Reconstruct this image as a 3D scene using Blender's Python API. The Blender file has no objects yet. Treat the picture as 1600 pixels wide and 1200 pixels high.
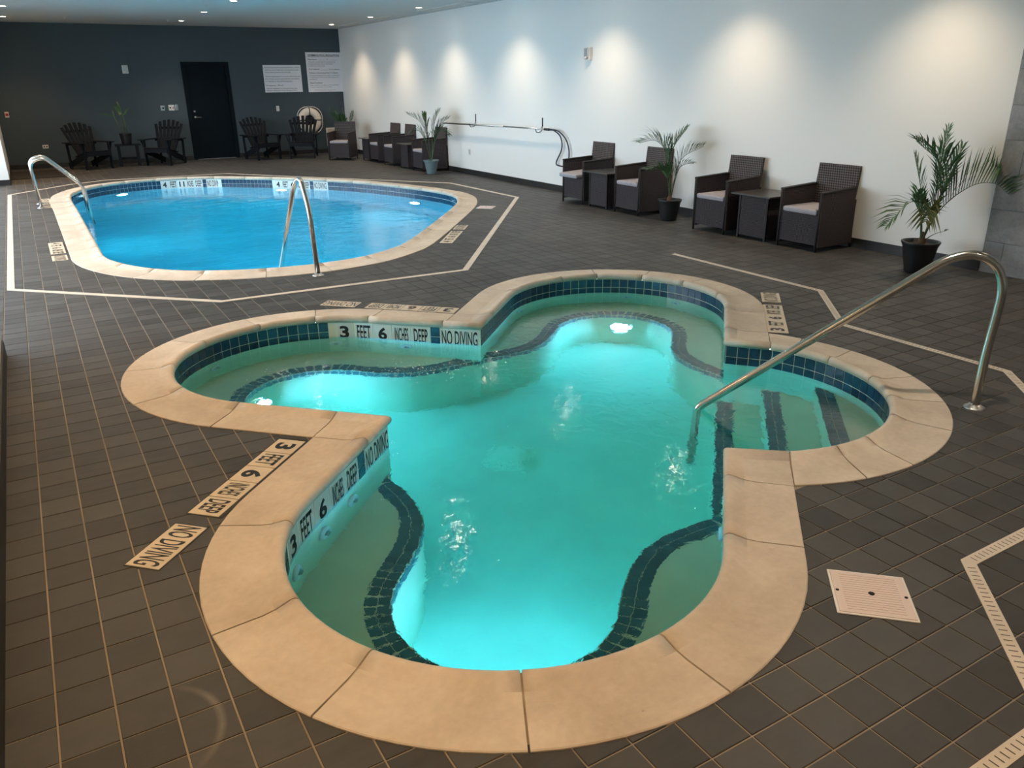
import bpy, bmesh, math, random
from math import sin, cos, pi, sqrt, radians, atan2, hypot
from mathutils import Vector, Matrix
random.seed(7)
SC = bpy.context.scene
COL = SC.collection

# ------------------------------------------------------------------ camera
F_PX, PITCH, ROLL, YAW = 1233.505, 0.366517545, -0.011721129, 0.534221054
CAM_H = 1.7
_fw = Vector((sin(YAW)*cos(PITCH), cos(YAW)*cos(PITCH), -sin(PITCH)))
_rt = Vector((cos(YAW), -sin(YAW), 0))
_up = _rt.cross(_fw)
_r2 = cos(ROLL)*_rt + sin(ROLL)*_up
_u2 = -sin(ROLL)*_rt + cos(ROLL)*_up
cam_d = bpy.data.cameras.new('camera')
cam_d.sensor_fit = 'HORIZONTAL'; cam_d.sensor_width = 36.0
cam_d.lens = F_PX/1600*36.0
cam_d.clip_start = 0.05; cam_d.clip_end = 200
cam = bpy.data.objects.new('camera', cam_d); COL.objects.link(cam)
cam.matrix_world = Matrix(((_r2.x, _u2.x, -_fw.x, 0), (_r2.y, _u2.y, -_fw.y, 0), (_r2.z, _u2.z, -_fw.z, CAM_H), (0, 0, 0, 1)))
SC.camera = cam

# ------------------------------------------------------------------ world, exposure
SC.view_settings.view_transform = 'Standard'
SC.view_settings.look = 'None'
SC.view_settings.gamma = 1.0
SC.view_settings.use_curve_mapping = False
SC.view_settings.exposure = 0.45
w = bpy.data.worlds.new('world'); SC.world = w; w.use_nodes = True
w.node_tree.nodes['Background'].inputs[0].default_value = (0.78, 0.90, 1.0, 1)
w.node_tree.nodes['Background'].inputs[1].default_value = 6.0
SC.cycles.max_bounces = 10
SC.cycles.diffuse_bounces = 4
SC.cycles.use_adaptive_sampling = True
SC.cycles.adaptive_threshold = 0.02
SC.cycles.glossy_bounces = 4
SC.cycles.transmission_bounces = 8
SC.cycles.transparent_max_bounces = 8
SC.cycles.sample_clamp_indirect = 6.0
SC.cycles.blur_glossy = 0.5
SC.cycles.use_denoising = True

ROOM_X1, ROOM_Y1, CEIL = 7.43, 20.98, 2.97
WIN_Y0, WIN_Y1, WIN_X = 6.12, 17.6, -1.3
LIGHT_XS, LIGHT_YS = (0.17, 3.42, 6.72), (19.4, 16.95, 14.55, 12.1, 9.65, 7.1, 4.68, 2.2, -0.3)
WARM = {0.17: (1.0, 0.61, 0.29), 3.42: (1.0, 0.81, 0.63), 6.72: (1.0, 0.76, 0.52)}
P_WALL, P_MID = 86.0, 112.0
P_TUB, P_POOL = 20.0, 15.0

def add_light(name, kind, loc, power, color, target=None, **kw):
    d = bpy.data.lights.new(name, kind); d.energy = power; d.color = color
    for k, v in kw.items(): setattr(d, k, v)
    o = bpy.data.objects.new(name, d); COL.objects.link(o); o.location = loc
    if target is not None:
        o.rotation_euler = (Vector(target)-Vector(loc)).to_track_quat('-Z', 'Y').to_euler()
    return o
win = add_light('window_daylight', 'AREA', (WIN_X-0.16, (WIN_Y0+WIN_Y1)/2, 1.525), 1.0, (1, 1, 1), shape='RECTANGLE', size=11.4, size_y=2.3)
win.matrix_world = Matrix(((0, 0, -1, WIN_X-0.16), (-1, 0, 0, (WIN_Y0+WIN_Y1)/2), (0, 1, 0, 1.525), (0, 0, 0, 1)))   # faces +X, only guides the sky light through the windows
win.data.cycles.is_portal = True
for lx in LIGHT_XS:
    for ly in LIGHT_YS:
        if lx == 3.42 and ly == 4.68: continue          # no fitting over the hot tub
        wallrow = lx > 6
        add_light('downlight_lamp', 'SPOT', (lx, ly, CEIL-0.03), (P_WALL if wallrow else P_MID)*(0.6 if ly < 1 and lx > 1 else 1), WARM[lx], (lx, ly, 0),
                  spot_size=radians(112 if wallrow else 125), spot_blend=1.0, shadow_soft_size=0.05)

# ------------------------------------------------------------------ materials
def srgb(r, g, b):
    f = lambda c: (c/255/12.92) if c/255 <= 0.04045 else ((c/255+0.055)/1.055)**2.4
    return (f(r), f(g), f(b), 1)
class NT:
    def __init__(s, name):
        s.m = bpy.data.materials.new(name); s.m.use_nodes = True
        s.t = s.m.node_tree; s.b = s.t.nodes['Principled BSDF']
    def n(s, kind, **props):
        ins = props.pop('ins', {})
        nd = s.t.nodes.new(kind)
        for k, v in props.items(): setattr(nd, k, v)
        for k, v in ins.items():
            if isinstance(v, bpy.types.NodeSocket): s.t.links.new(v, nd.inputs[k])
            else: nd.inputs[k].default_value = v
        return nd
    def link(s, a, b): s.t.links.new(a, b)
    def bset(s, **kw):
        for k, v in kw.items():
            k = k.replace('_', ' ')
            if isinstance(v, bpy.types.NodeSocket): s.link(v, s.b.inputs[k])
            else: s.b.inputs[k].default_value = v
def simple(name, col, rough=0.5, metal=0.0, var=0.0, scale=20, bump=0.0, bscale=200, spec=0.5):
    t = NT(name); t.bset(Roughness=rough, Metallic=metal); t.b.inputs['Specular IOR Level'].default_value = spec
    if var > 0:
        geo = t.n('ShaderNodeTexCoord')
        nz = t.n('ShaderNodeTexNoise', ins={'Vector': geo.outputs['Object'], 'Scale': scale, 'Detail': 5.0})
        cr = t.n('ShaderNodeMapRange', ins={'Value': nz.outputs[0], 'From Min': 0.3, 'From Max': 0.7, 'To Min': 1-var, 'To Max': 1+var})
        mx = t.n('ShaderNodeVectorMath', operation='SCALE', ins={0: col[:3], 'Scale': cr.outputs[0]})
        t.bset(Base_Color=mx.outputs[0])
    else: t.bset(Base_Color=col)
    if bump > 0:
        geo = t.n('ShaderNodeTexCoord')
        nz = t.n('ShaderNodeTexNoise', ins={'Vector': geo.outputs['Object'], 'Scale': bscale, 'Detail': 4.0})
        bp = t.n('ShaderNodeBump', ins={'Height': nz.outputs[0], 'Strength': 0.5, 'Distance': bump})
        t.bset(Normal=bp.outputs[0])
    return t.m

STX, STY, STR = -0.026, 1.986, 0.2056      # worn arc mark on the near left tiles
PITCHT = 0.1503; TX0, TY0 = -0.230, 2.925
def floor_tile_mat():
    t = NT('slate_floor_tile')
    g = t.n('ShaderNodeNewGeometry')
    off = t.n('ShaderNodeVectorMath', operation='SUBTRACT', ins={0: g.outputs['Position'], 1: (TX0, TY0, 0)})
    dv = t.n('ShaderNodeVectorMath', operation='DIVIDE', ins={0: off.outputs[0], 1: (PITCHT, PITCHT, 10)})
    fl = t.n('ShaderNodeVectorMath', operation='FLOOR', ins={0: dv.outputs[0]})
    wn = t.n('ShaderNodeTexWhiteNoise', noise_dimensions='3D', ins={'Vector': fl.outputs[0]})
    addv = t.n('ShaderNodeVectorMath', operation='ADD', ins={0: g.outputs['Position'], 1: wn.outputs['Color']})
    st = t.n('ShaderNodeMapping', ins={'Vector': addv.outputs[0], 'Scale': (3.0, 28.0, 1)})
    nz = t.n('ShaderNodeTexNoise', ins={'Vector': st.outputs[0], 'Scale': 1.6, 'Detail': 6.0, 'Roughness': 0.6})
    cl = t.n('ShaderNodeTexNoise', ins={'Vector': addv.outputs[0], 'Scale': 9.0, 'Detail': 4.0})
    big = t.n('ShaderNodeTexNoise', ins={'Vector': g.outputs['Position'], 'Scale': 0.7, 'Detail': 3.0})
    s1 = t.n('ShaderNodeMath', operation='MULTIPLY', ins={0: nz.outputs[0], 1: 0.55})
    s2 = t.n('ShaderNodeMath', operation='MULTIPLY_ADD', ins={0: cl.outputs[0], 1: 0.35, 2: s1.outputs[0]})
    s3 = t.n('ShaderNodeMath', operation='MULTIPLY_ADD', ins={0: wn.outputs['Value'], 1: 0.42, 2: s2.outputs[0]})
    s4 = t.n('ShaderNodeMath', operation='MULTIPLY_ADD', ins={0: big.outputs[0], 1: 0.25, 2: s3.outputs[0]})
    r = t.n('ShaderNodeValToRGB', ins={'Fac': s4.outputs[0]})
    e = r.color_ramp.elements
    e[0].position = 0.40; e[0].color = (0.019, 0.0190, 0.0185, 1)
    e[1].position = 1.05; e[1].color = (0.064, 0.0635, 0.062, 1)
    ds = t.n('ShaderNodeVectorMath', operation='DISTANCE', ins={0: g.outputs['Position'], 1: (STX, STY, 0)})
    da = t.n('ShaderNodeMath', operation='SUBTRACT', ins={0: ds.outputs['Value'], 1: STR})
    db = t.n('ShaderNodeMath', operation='ABSOLUTE', ins={0: da.outputs[0]})
    arc = t.n('ShaderNodeMapRange', ins={'Value': db.outputs[0], 'From Min': 0.002, 'From Max': 0.016, 'To Min': 1.0, 'To Max': 0.0})
    sx = t.n('ShaderNodeSeparateXYZ', ins={0: g.outputs['Position']})
    side = t.n('ShaderNodeMapRange', ins={'Value': sx.outputs[0], 'From Min': STX+0.10, 'From Max': STX+0.19, 'To Min': 0.0, 'To Max': 0.5})
    am = t.n('ShaderNodeMath', operation='MULTIPLY', ins={0: arc.outputs[0], 1: side.outputs[0]})
    am2 = t.n('ShaderNodeMath', operation='MULTIPLY', ins={0: am.outputs[0], 1: cl.outputs[0]})
    wear = t.n('ShaderNodeMix', data_type='RGBA', ins={'Factor': am2.outputs[0], 'A': r.outputs[0], 'B': (0.36, 0.31, 0.25, 1)})
    t.bset(Base_Color=wear.outputs['Result'])
    rr = t.n('ShaderNodeMapRange', ins={'Value': nz.outputs[0], 'From Min': 0.3, 'From Max': 0.7, 'To Min': 0.48, 'To Max': 0.64})
    t.bset(Roughness=rr.outputs[0])
    bp = t.n('ShaderNodeBump', ins={'Height': nz.outputs[0], 'Strength': 0.35, 'Distance': 0.002})
    t.bset(Normal=bp.outputs[0])
    return t.m
def stone_mat(name, c0, c1, rough=0.7, scale=2.5, stain=0.5):
    t = NT(name); g = t.n('ShaderNodeNewGeometry')
    oi = t.n('ShaderNodeObjectInfo')
    off = t.n('ShaderNodeVectorMath', operation='SCALE', ins={0: (7.3, 3.1, 5.7), 'Scale': oi.outputs['Random']})
    ps = t.n('ShaderNodeVectorMath', operation='ADD', ins={0: g.outputs['Position'], 1: off.outputs[0]})
    n1 = t.n('ShaderNodeTexNoise', ins={'Vector': ps.outputs[0], 'Scale': scale, 'Detail': 7.0, 'Roughness': 0.62, 'Distortion': 0.6})
    n2 = t.n('ShaderNodeTexNoise', ins={'Vector': ps.outputs[0], 'Scale': scale*14, 'Detail': 4.0})
    m = t.n('ShaderNodeMath', operation='MULTIPLY_ADD', ins={0: n2.outputs[0], 1: 0.3, 2: n1.outputs[0]})
    r = t.n('ShaderNodeValToRGB', ins={'Fac': m.outputs[0]})
    r.color_ramp.elements[0].position = 0.42; r.color_ramp.elements[0].color = c0
    r.color_ramp.elements[1].position = 0.85; r.color_ramp.elements[1].color = c1
    v = t.n('ShaderNodeMapRange', ins={'Value': oi.outputs['Random'], 'To Min': 0.93, 'To Max': 1.05})
    sc = t.n('ShaderNodeVectorMath', operation='SCALE', ins={0: r.outputs[0], 'Scale': v.outputs[0]})
    # sparse dark specks
    vo = t.n('ShaderNodeTexNoise', ins={'Vector': ps.outputs[0], 'Scale': 22.0, 'Detail': 2.0})
    sp = t.n('ShaderNodeMapRange', ins={'Value': vo.outputs[0], 'From Min': 0.76, 'From Max': 0.80, 'To Min': 1.0, 'To Max': stain})
    sc2 = t.n('ShaderNodeVectorMath', operation='SCALE', ins={0: sc.outputs[0], 'Scale': sp.outputs[0]})
    t.bset(Base_Color=sc2.outputs[0], Roughness=rough)
    bp = t.n('ShaderNodeBump', ins={'Height': m.outputs[0], 'Strength': 0.4, 'Distance': 0.003})
    t.bset(Normal=bp.outputs[0])
    return t.m
def glass_tile_mat(name, c0, c1, rough=0.12):
    t = NT(name); oi = t.n('ShaderNodeObjectInfo'); g = t.n('ShaderNodeNewGeometry')
    fl = t.n('ShaderNodeVectorMath', operation='SNAP', ins={0: g.outputs['Position'], 1: (0.06, 0.06, 0.06)})
    wn = t.n('ShaderNodeTexWhiteNoise', noise_dimensions='3D', ins={'Vector': fl.outputs[0]})
    nz = t.n('ShaderNodeTexNoise', ins={'Vector': g.outputs['Position'], 'Scale': 30.0, 'Detail': 3.0})
    a = t.n('ShaderNodeMath', operation='MULTIPLY_ADD', ins={0: nz.outputs[0], 1: 0.5, 2: oi.outputs['Random']})
    mx = t.n('ShaderNodeMix', data_type='RGBA', ins={'Factor': a.outputs[0], 'A': c0, 'B': c1})
    t.bset(Base_Color=mx.outputs['Result'], Roughness=rough)
    return t.m
def plaster_mat(name, c):
    t = NT(name); g = t.n('ShaderNodeNewGeometry')
    n1 = t.n('ShaderNodeTexNoise', ins={'Vector': g.outputs['Position'], 'Scale': 3.0, 'Detail': 6.0})
    v = t.n('ShaderNodeMapRange', ins={'Value': n1.outputs[0], 'From Min': 0.3, 'From Max': 0.7, 'To Min': 0.92, 'To Max': 1.04})
    sc = t.n('ShaderNodeVectorMath', operation='SCALE', ins={0: c[:3], 'Scale': v.outputs[0]})
    t.bset(Base_Color=sc.outputs[0], Roughness=0.8)
    return t.m
def water_mat(name, absorb, dens, bscale, bdist, big=0.9, bigd=0.01):
    t = NT(name); t.t.nodes.remove(t.b)
    out = t.t.nodes['Material Output']; g = t.n('ShaderNodeNewGeometry')
    mp = t.n('ShaderNodeMapping', ins={'Vector': g.outputs['Position'], 'Scale': (1.0, 1.0, 0.0)})
    n1 = t.n('ShaderNodeTexNoise', ins={'Vector': mp.outputs[0], 'Scale': bscale, 'Detail': 4.0, 'Roughness': 0.5, 'Distortion': 0.7})
    n2 = t.n('ShaderNodeTexNoise', ins={'Vector': mp.outputs[0], 'Scale': big, 'Detail': 1.0})
    h2 = t.n('ShaderNodeMath', operation='MULTIPLY', ins={0: n2.outputs[0], 1: bigd/bdist})
    h = t.n('ShaderNodeMath', operation='ADD', ins={0: n1.outputs[0], 1: h2.outputs[0]})
    bp = t.n('ShaderNodeBump', ins={'Height': h.outputs[0], 'Strength': 1.0, 'Distance': bdist})
    gl = t.n('ShaderNodeBsdfGlass', ins={'Roughness': 0.0, 'IOR': 1.33, 'Normal': bp.outputs[0]})
    va = t.n('ShaderNodeVolumeAbsorption', ins={'Color': absorb, 'Density': dens})
    t.link(gl.outputs[0], out.inputs['Surface']); t.link(va.outputs[0], out.inputs['Volume'])
    return t.m
def wicker_mat(name, c0, c1, bw, bh):
    t = NT(name); tc = t.n('ShaderNodeTexCoord'); sx = t.n('ShaderNodeSeparateXYZ', ins={0: tc.outputs['Object']})
    a = t.n('ShaderNodeMath', operation='ADD', ins={0: sx.outputs[0], 1: sx.outputs[1]})
    cx = t.n('ShaderNodeCombineXYZ', ins={0: a.outputs[0], 1: sx.outputs[2]})
    p = t.n('ShaderNodeMath', operation='MULTIPLY', ins={0: a.outputs[0], 1: 2*pi/bw}); q = t.n('ShaderNodeMath', operation='MULTIPLY', ins={0: sx.outputs[2], 1: 2*pi/bh})
    u_ = t.n('ShaderNodeMath', operation='ADD', ins={0: p.outputs[0], 1: q.outputs[0]}); v_ = t.n('ShaderNodeMath', operation='SUBTRACT', ins={0: p.outputs[0], 1: q.outputs[0]})
    s1 = t.n('ShaderNodeMath', operation='SINE', ins={0: u_.outputs[0]}); s2 = t.n('ShaderNodeMath', operation='SINE', ins={0: v_.outputs[0]})
    m = t.n('ShaderNodeMath', operation='MULTIPLY', ins={0: s1.outputs[0], 1: s2.outputs[0]})
    k = t.n('ShaderNodeMapRange', ins={'Value': m.outputs[0], 'From Min': -0.75, 'From Max': 0.55, 'To Min': 0.0, 'To Max': 1.0})
    mx = t.n('ShaderNodeMix', data_type='RGBA', ins={'Factor': k.outputs[0], 'A': c0, 'B': c1})
    t.bset(Base_Color=mx.outputs['Result'], Roughness=0.6); t.b.inputs['Specular IOR Level'].default_value = 0.2
    bp = t.n('ShaderNodeBump', ins={'Height': k.outputs[0], 'Strength': 0.8, 'Distance': 0.004})
    t.bset(Normal=bp.outputs[0])
    return t.m
def emit(name, col, s):
    t = NT(name); t.t.nodes.remove(t.b)
    e = t.n('ShaderNodeEmission', ins={'Color': col, 'Strength': s}); t.link(e.outputs[0], t.t.nodes['Material Output'].inputs[0])
    return t.m
def pane_mat():
    t = NT('window_glass'); t.t.nodes.remove(t.b)
    a = t.n('ShaderNodeBsdfTransparent'); b = t.n('ShaderNodeBsdfGlossy', ins={'Roughness': 0.02})
    gb = t.n('ShaderNodeNewGeometry'); io = t.n('ShaderNodeMapRange', ins={'Value': gb.outputs['Backfacing'], 'To Min': 1.5, 'To Max': 1/1.5})
    f = t.n('ShaderNodeFresnel', ins={'IOR': io.outputs[0]})
    m = t.n('ShaderNodeMixShader', ins={0: f.outputs[0], 1: a.outputs[0], 2: b.outputs[0]})
    t.link(m.outputs[0], t.t.nodes['Material Output'].inputs[0]); return t.m

M = {}
M['tile'] = floor_tile_mat()
def grout_mat():
    t = NT('floor_grout'); g = t.n('ShaderNodeNewGeometry'); sp = t.n('ShaderNodeSeparateXYZ', ins={0: g.outputs['Position']})
    a = t.n('ShaderNodeMath', operation='SUBTRACT', ins={0: sp.outputs[0], 1: TX0}); b = t.n('ShaderNodeMath', operation='DIVIDE', ins={0: a.outputs[0], 1: PITCHT})
    f = t.n('ShaderNodeMath', operation='PINGPONG', ins={0: b.outputs[0], 1: 0.5})
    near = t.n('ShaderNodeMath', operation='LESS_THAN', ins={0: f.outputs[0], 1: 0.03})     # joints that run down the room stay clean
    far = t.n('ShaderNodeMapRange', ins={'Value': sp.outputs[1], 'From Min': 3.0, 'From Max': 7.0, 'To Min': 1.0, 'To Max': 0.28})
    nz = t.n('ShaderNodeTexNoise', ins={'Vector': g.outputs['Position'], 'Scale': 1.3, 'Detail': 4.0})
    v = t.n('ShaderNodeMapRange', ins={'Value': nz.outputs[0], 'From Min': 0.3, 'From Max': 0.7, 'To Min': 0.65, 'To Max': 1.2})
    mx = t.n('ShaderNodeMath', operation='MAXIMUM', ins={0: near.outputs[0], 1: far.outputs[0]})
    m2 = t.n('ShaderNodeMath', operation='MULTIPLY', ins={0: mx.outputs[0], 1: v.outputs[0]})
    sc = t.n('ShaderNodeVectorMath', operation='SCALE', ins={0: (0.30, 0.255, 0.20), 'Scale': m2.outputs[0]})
    t.bset(Base_Color=sc.outputs[0], Roughness=0.85); return t.m
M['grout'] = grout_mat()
M['coping'] = stone_mat('coping_stone', (0.47, 0.395, 0.31, 1), (0.66, 0.575, 0.475, 1))
M['mortar'] = simple('coping_mortar', (0.30, 0.24, 0.17, 1), 0.9, var=0.2)
M['plaster'] = plaster_mat('tub_plaster', (0.75, 0.80, 0.66, 1))
M['bench'] = plaster_mat('warm_lit_plaster', (0.70, 0.63, 0.46, 1))  # tan tint stands in for warm room light the water surface blocks
M['pool_plaster'] = plaster_mat('pool_plaster', (0.70, 0.82, 0.82, 1))
M['bluetile'] = glass_tile_mat('navy_glazed_tile', (0.006, 0.024, 0.060, 1), (0.016, 0.060, 0.115, 1))
M['trimtile'] = glass_tile_mat('hazed_trim_tile', (0.016, 0.060, 0.085, 1), (0.035, 0.105, 0.135, 1), 0.3)  # lighter than the band tiles: haze of murky water put into the colour
M['draincover'] = simple('drain_cover_plastic', (0.86, 0.90, 0.76, 1), 0.5)
M['marker'] = simple('marker_tile_white', (0.66, 0.68, 0.64, 1), 0.25)
M['marker_floor'] = simple('marker_tile_cream', (0.62, 0.53, 0.40, 1), 0.5, var=0.08, scale=8)
M['ink'] = simple('black_lettering', (0.008, 0.008, 0.009, 1), 0.5)
M['ink_grey'] = simple('grey_lettering', (0.10, 0.10, 0.12, 1), 0.6)
M['ink_red'] = simple('red_lettering', (0.25, 0.08, 0.07, 1), 0.6)
M['tubwater'] = water_mat('tub_water', (0.0, 0.93, 0.87, 1), 0.74, 9.0, 0.0042)
M['poolwater'] = water_mat('pool_water', (0.0, 0.86, 0.98, 1), 0.75, 4.0, 0.008)
M['steel'] = simple('brushed_steel', (0.62, 0.60, 0.56, 1), 0.22, 1.0)
M['steel2'] = simple('satin_steel', (0.55, 0.55, 0.55, 1), 0.35, 1.0)
M['white'] = simple('white_wall_paint', (0.80, 0.81, 0.80, 1), 0.75, bump=0.0008, bscale=150)
M['dark'] = simple('charcoal_wall_paint', (0.044, 0.066, 0.082, 1), 0.6, bump=0.0008, bscale=150)
M['ceil'] = simple('ceiling_paint', (0.60, 0.61, 0.60, 1), 0.85)
M['black_base'] = simple('black_base_tile', (0.018, 0.018, 0.019, 1), 0.45, var=0.3, scale=8)
M['slate'] = stone_mat('grey_slate_wall', (0.16, 0.165, 0.175, 1), (0.34, 0.345, 0.36, 1), 0.6, 3.0, 0.8)
M['wicker'] = wicker_mat('dark_wicker', (0.008, 0.007, 0.007, 1), (0.085, 0.072, 0.080, 1), 0.036, 0.030)
M['wicker_b'] = wicker_mat('dark_wicker_back', (0.008, 0.007, 0.007, 1), (0.13, 0.11, 0.11, 1), 0.056, 0.050)
M['wframe'] = simple('wicker_frame', (0.024, 0.021, 0.021, 1), 0.6, spec=0.25)
M['cushion'] = simple('grey_cushion', (0.36, 0.34, 0.37, 1), 0.9, var=0.06, scale=30, bump=0.001, bscale=400)
M['tabletop'] = simple('dark_table_top', (0.05, 0.045, 0.043, 1), 0.3)
M['blackwood'] = simple('black_painted_wood', (0.005, 0.007, 0.012, 1), 0.6, var=0.2, spec=0.2)
M['blackpot'] = simple('black_plastic_pot', (0.010, 0.011, 0.013, 1), 0.38)
M['bluepot'] = simple('blue_grey_pot', (0.13, 0.19, 0.21, 1), 0.55, var=0.08)
M['soil'] = simple('potting_soil', (0.035, 0.022, 0.013, 1), 0.95, var=0.4, scale=60, bump=0.01, bscale=60)
M['leaf'] = simple('palm_leaf', (0.045, 0.11, 0.035, 1), 0.45, var=0.35, scale=12)
M['leaf2'] = simple('pale_palm_leaf', (0.13, 0.15, 0.04, 1), 0.5, var=0.3, scale=12)
M['stem'] = simple('palm_stem', (0.07, 0.11, 0.04, 1), 0.5, var=0.2)
M['trunk'] = simple('palm_base_fibre', (0.10, 0.055, 0.03, 1), 0.8, var=0.3)
M['plastic'] = simple('white_plastic', (0.72, 0.70, 0.68, 1), 0.4)
M['lid'] = simple('skimmer_plastic', (0.66, 0.56, 0.53, 1), 0.5)
M['channel'] = simple('drain_channel_plastic', (0.60, 0.53, 0.44, 1), 0.5, var=0.1, scale=5)
M['slot'] = simple('dark_slot', (0.10, 0.08, 0.065, 1), 0.8)
M['hole'] = simple('dark_hole', (0.006, 0.006, 0.006, 1), 0.9)
M['sign'] = simple('sign_board_white', (0.80, 0.80, 0.84, 1), 0.5)
M['door'] = simple('navy_black_door', (0.0025, 0.007, 0.011, 1), 0.6, spec=0.12)
M['ring'] = simple('life_ring_white', (0.78, 0.70, 0.62, 1), 0.55)
M['hose'] = simple('dark_blue_hose', (0.012, 0.018, 0.05, 1), 0.4)
M['mat'] = simple('dark_floor_mat', (0.012, 0.011, 0.011, 1), 0.95, var=0.3, scale=80)
M['lamp'] = emit('lamp_glow', (1.0, 0.86, 0.62, 1), 30.0)
M['uwlamp'] = emit('underwater_lamp_glow', (0.60, 0.85, 1.0, 1), 25.0)
M['redlens'] = simple('red_lens', (0.35, 0.02, 0.02, 1), 0.3)
M['pane'] = pane_mat()
M['frame_dark'] = simple('dark_window_frame', (0.02, 0.02, 0.02, 1), 0.4, 0.3)

# ------------------------------------------------------------------ mesh builder
class MB:
    def __init__(s): s.v = []; s.f = []; s.smooth = []
    def add(s, vs, fs, smooth=False):
        o = len(s.v); s.v += [tuple(p) for p in vs]
        for f in fs: s.f.append([i+o for i in f]); s.smooth.append(smooth)
        return s
    def box(s, lo, hi):
        x0, y0, z0 = lo; x1, y1, z1 = hi
        return s.add([(x0,y0,z0),(x1,y0,z0),(x1,y1,z0),(x0,y1,z0),(x0,y0,z1),(x1,y0,z1),(x1,y1,z1),(x0,y1,z1)],
                     [(3,2,1,0),(4,5,6,7),(0,1,5,4),(1,2,6,5),(2,3,7,6),(3,0,4,7)])
    def cbox(s, lo, hi, c=0.005):
        "box with chamfered long edges on every side (rounded look)"
        x0, y0, z0 = lo; x1, y1, z1 = hi
        c = min(c, (x1-x0)/2.1, (y1-y0)/2.1, (z1-z0)/2.1)
        bm = bmesh.new(); r = bmesh.ops.create_cube(bm, size=1.0)
        for v in bm.verts: v.co = Vector((x0+(v.co.x+.5)*(x1-x0), y0+(v.co.y+.5)*(y1-y0), z0+(v.co.z+.5)*(z1-z0)))
        bmesh.ops.bevel(bm, geom=bm.edges[:], offset=c, segments=2, affect='EDGES', profile=0.5)
        return s.frombm(bm)
    def frombm(s, bm, mat=None, smooth=False):
        bm.verts.ensure_lookup_table(); bm.verts.index_update()
        vs = [(mat @ v.co if mat else v.co.copy()) for v in bm.verts]
        s.add(vs, [[v.index for v in f.verts] for f in bm.faces], smooth); bm.free(); return s
    def board(s, a, b, width, thick, side=(1, 0, 0), c=0.004):
        "plank from a to b; width along side, thickness across"
        a = Vector(a); b = Vector(b); d = (b-a); L = d.length; d.normalize()
        sd = Vector(side); sd = (sd-d*sd.dot(d)).normalized(); n = d.cross(sd)
        m = Matrix((sd, n, d)).transposed().to_4x4(); m.translation = a
        t = MB(); t.cbox((-width/2, -thick/2, 0), (width/2, thick/2, L), c)
        return s.add([m @ Vector(p) for p in t.v], t.f)
    def tube(s, pts, r, n=10, caps=True, smooth=True):
        pts = [Vector(p) for p in pts]; N = len(pts)
        rr = r if isinstance(r, (list, tuple)) else [r]*N
        tang = [(pts[min(i+1, N-1)]-pts[max(i-1, 0)]).normalized() for i in range(N)]
        ref = Vector((0, 0, 1)) if abs(tang[0].z) < 0.9 else Vector((1, 0, 0))
        nn = (ref-tang[0]*ref.dot(tang[0])).normalized(); vs = []
        for i in range(N):
            nn = (nn-tang[i]*nn.dot(tang[i])).normalized(); bb = tang[i].cross(nn)
            for k in range(n):
                a = 2*pi*k/n; vs.append(pts[i]+(nn*cos(a)+bb*sin(a))*rr[i])
        fs = [(i*n+k, i*n+(k+1) % n, (i+1)*n+(k+1) % n, (i+1)*n+k) for i in range(N-1) for k in range(n)]
        s.add(vs, fs, smooth)
        if caps:
            o = len(s.v)-N*n
            s.f.append([o+k for k in range(n)][::-1]); s.smooth.append(False)
            s.f.append([o+(N-1)*n+k for k in range(n)]); s.smooth.append(False)
        return s
    def lathe(s, prof, n=24, c=(0, 0, 0), smooth=True):
        o = [(c[0]+r*cos(2*pi*k/n), c[1]+r*sin(2*pi*k/n), c[2]+z) for r, z in prof for k in range(n)]
        fs = [(i*n+k, i*n+(k+1) % n, (i+1)*n+(k+1) % n, (i+1)*n+k) for i in range(len(prof)-1) for k in range(n)]
        return s.add(o, fs, smooth)
    def xf(s, m):
        s.v = [tuple(m @ Vector(p)) for p in s.v]; return s
    def mesh(s, name, mat=None):
        me = bpy.data.meshes.new(name); me.from_pydata(s.v, [], s.f)
        if any(s.smooth): me.polygons.foreach_set('use_smooth', s.smooth)
        if mat: me.materials.append(M[mat] if isinstance(mat, str) else mat)
        me.update(); return me
    def build(s, name, mat, parent=None, loc=None, rz=0):
        o = bpy.data.objects.new(name, s.mesh(name, mat)); COL.objects.link(o)
        if parent: o.parent = parent
        if loc is not None: o.location = loc
        if rz: o.rotation_euler = (0, 0, rz)
        return o
def inst(name, me, parent=None, mat4=None):
    o = bpy.data.objects.new(name, me); COL.objects.link(o)
    if parent: o.parent = parent
    if mat4 is not None: o.matrix_local = mat4
    return o
def tag(o, label=None, cat=None, group=None, kind=None):
    if label: o['label'] = label
    if cat: o['category'] = cat
    if group: o['group'] = group
    if kind: o['kind'] = kind
    return o
def empty(name, loc, rz=0, label=None, cat=None, group=None):
    o = bpy.data.objects.new(name, None); COL.objects.link(o); o.empty_display_size = 0.1
    o.location = loc; o.rotation_euler = (0, 0, rz)
    return tag(o, label, cat, group)
KIDS = {}
def copy_tree(o, parent=None):
    c = o.copy(); COL.objects.link(c)
    if parent: c.parent = parent
    for ch in list(o.children): copy_tree(ch, c)
    return c
_tc = {}
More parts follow.
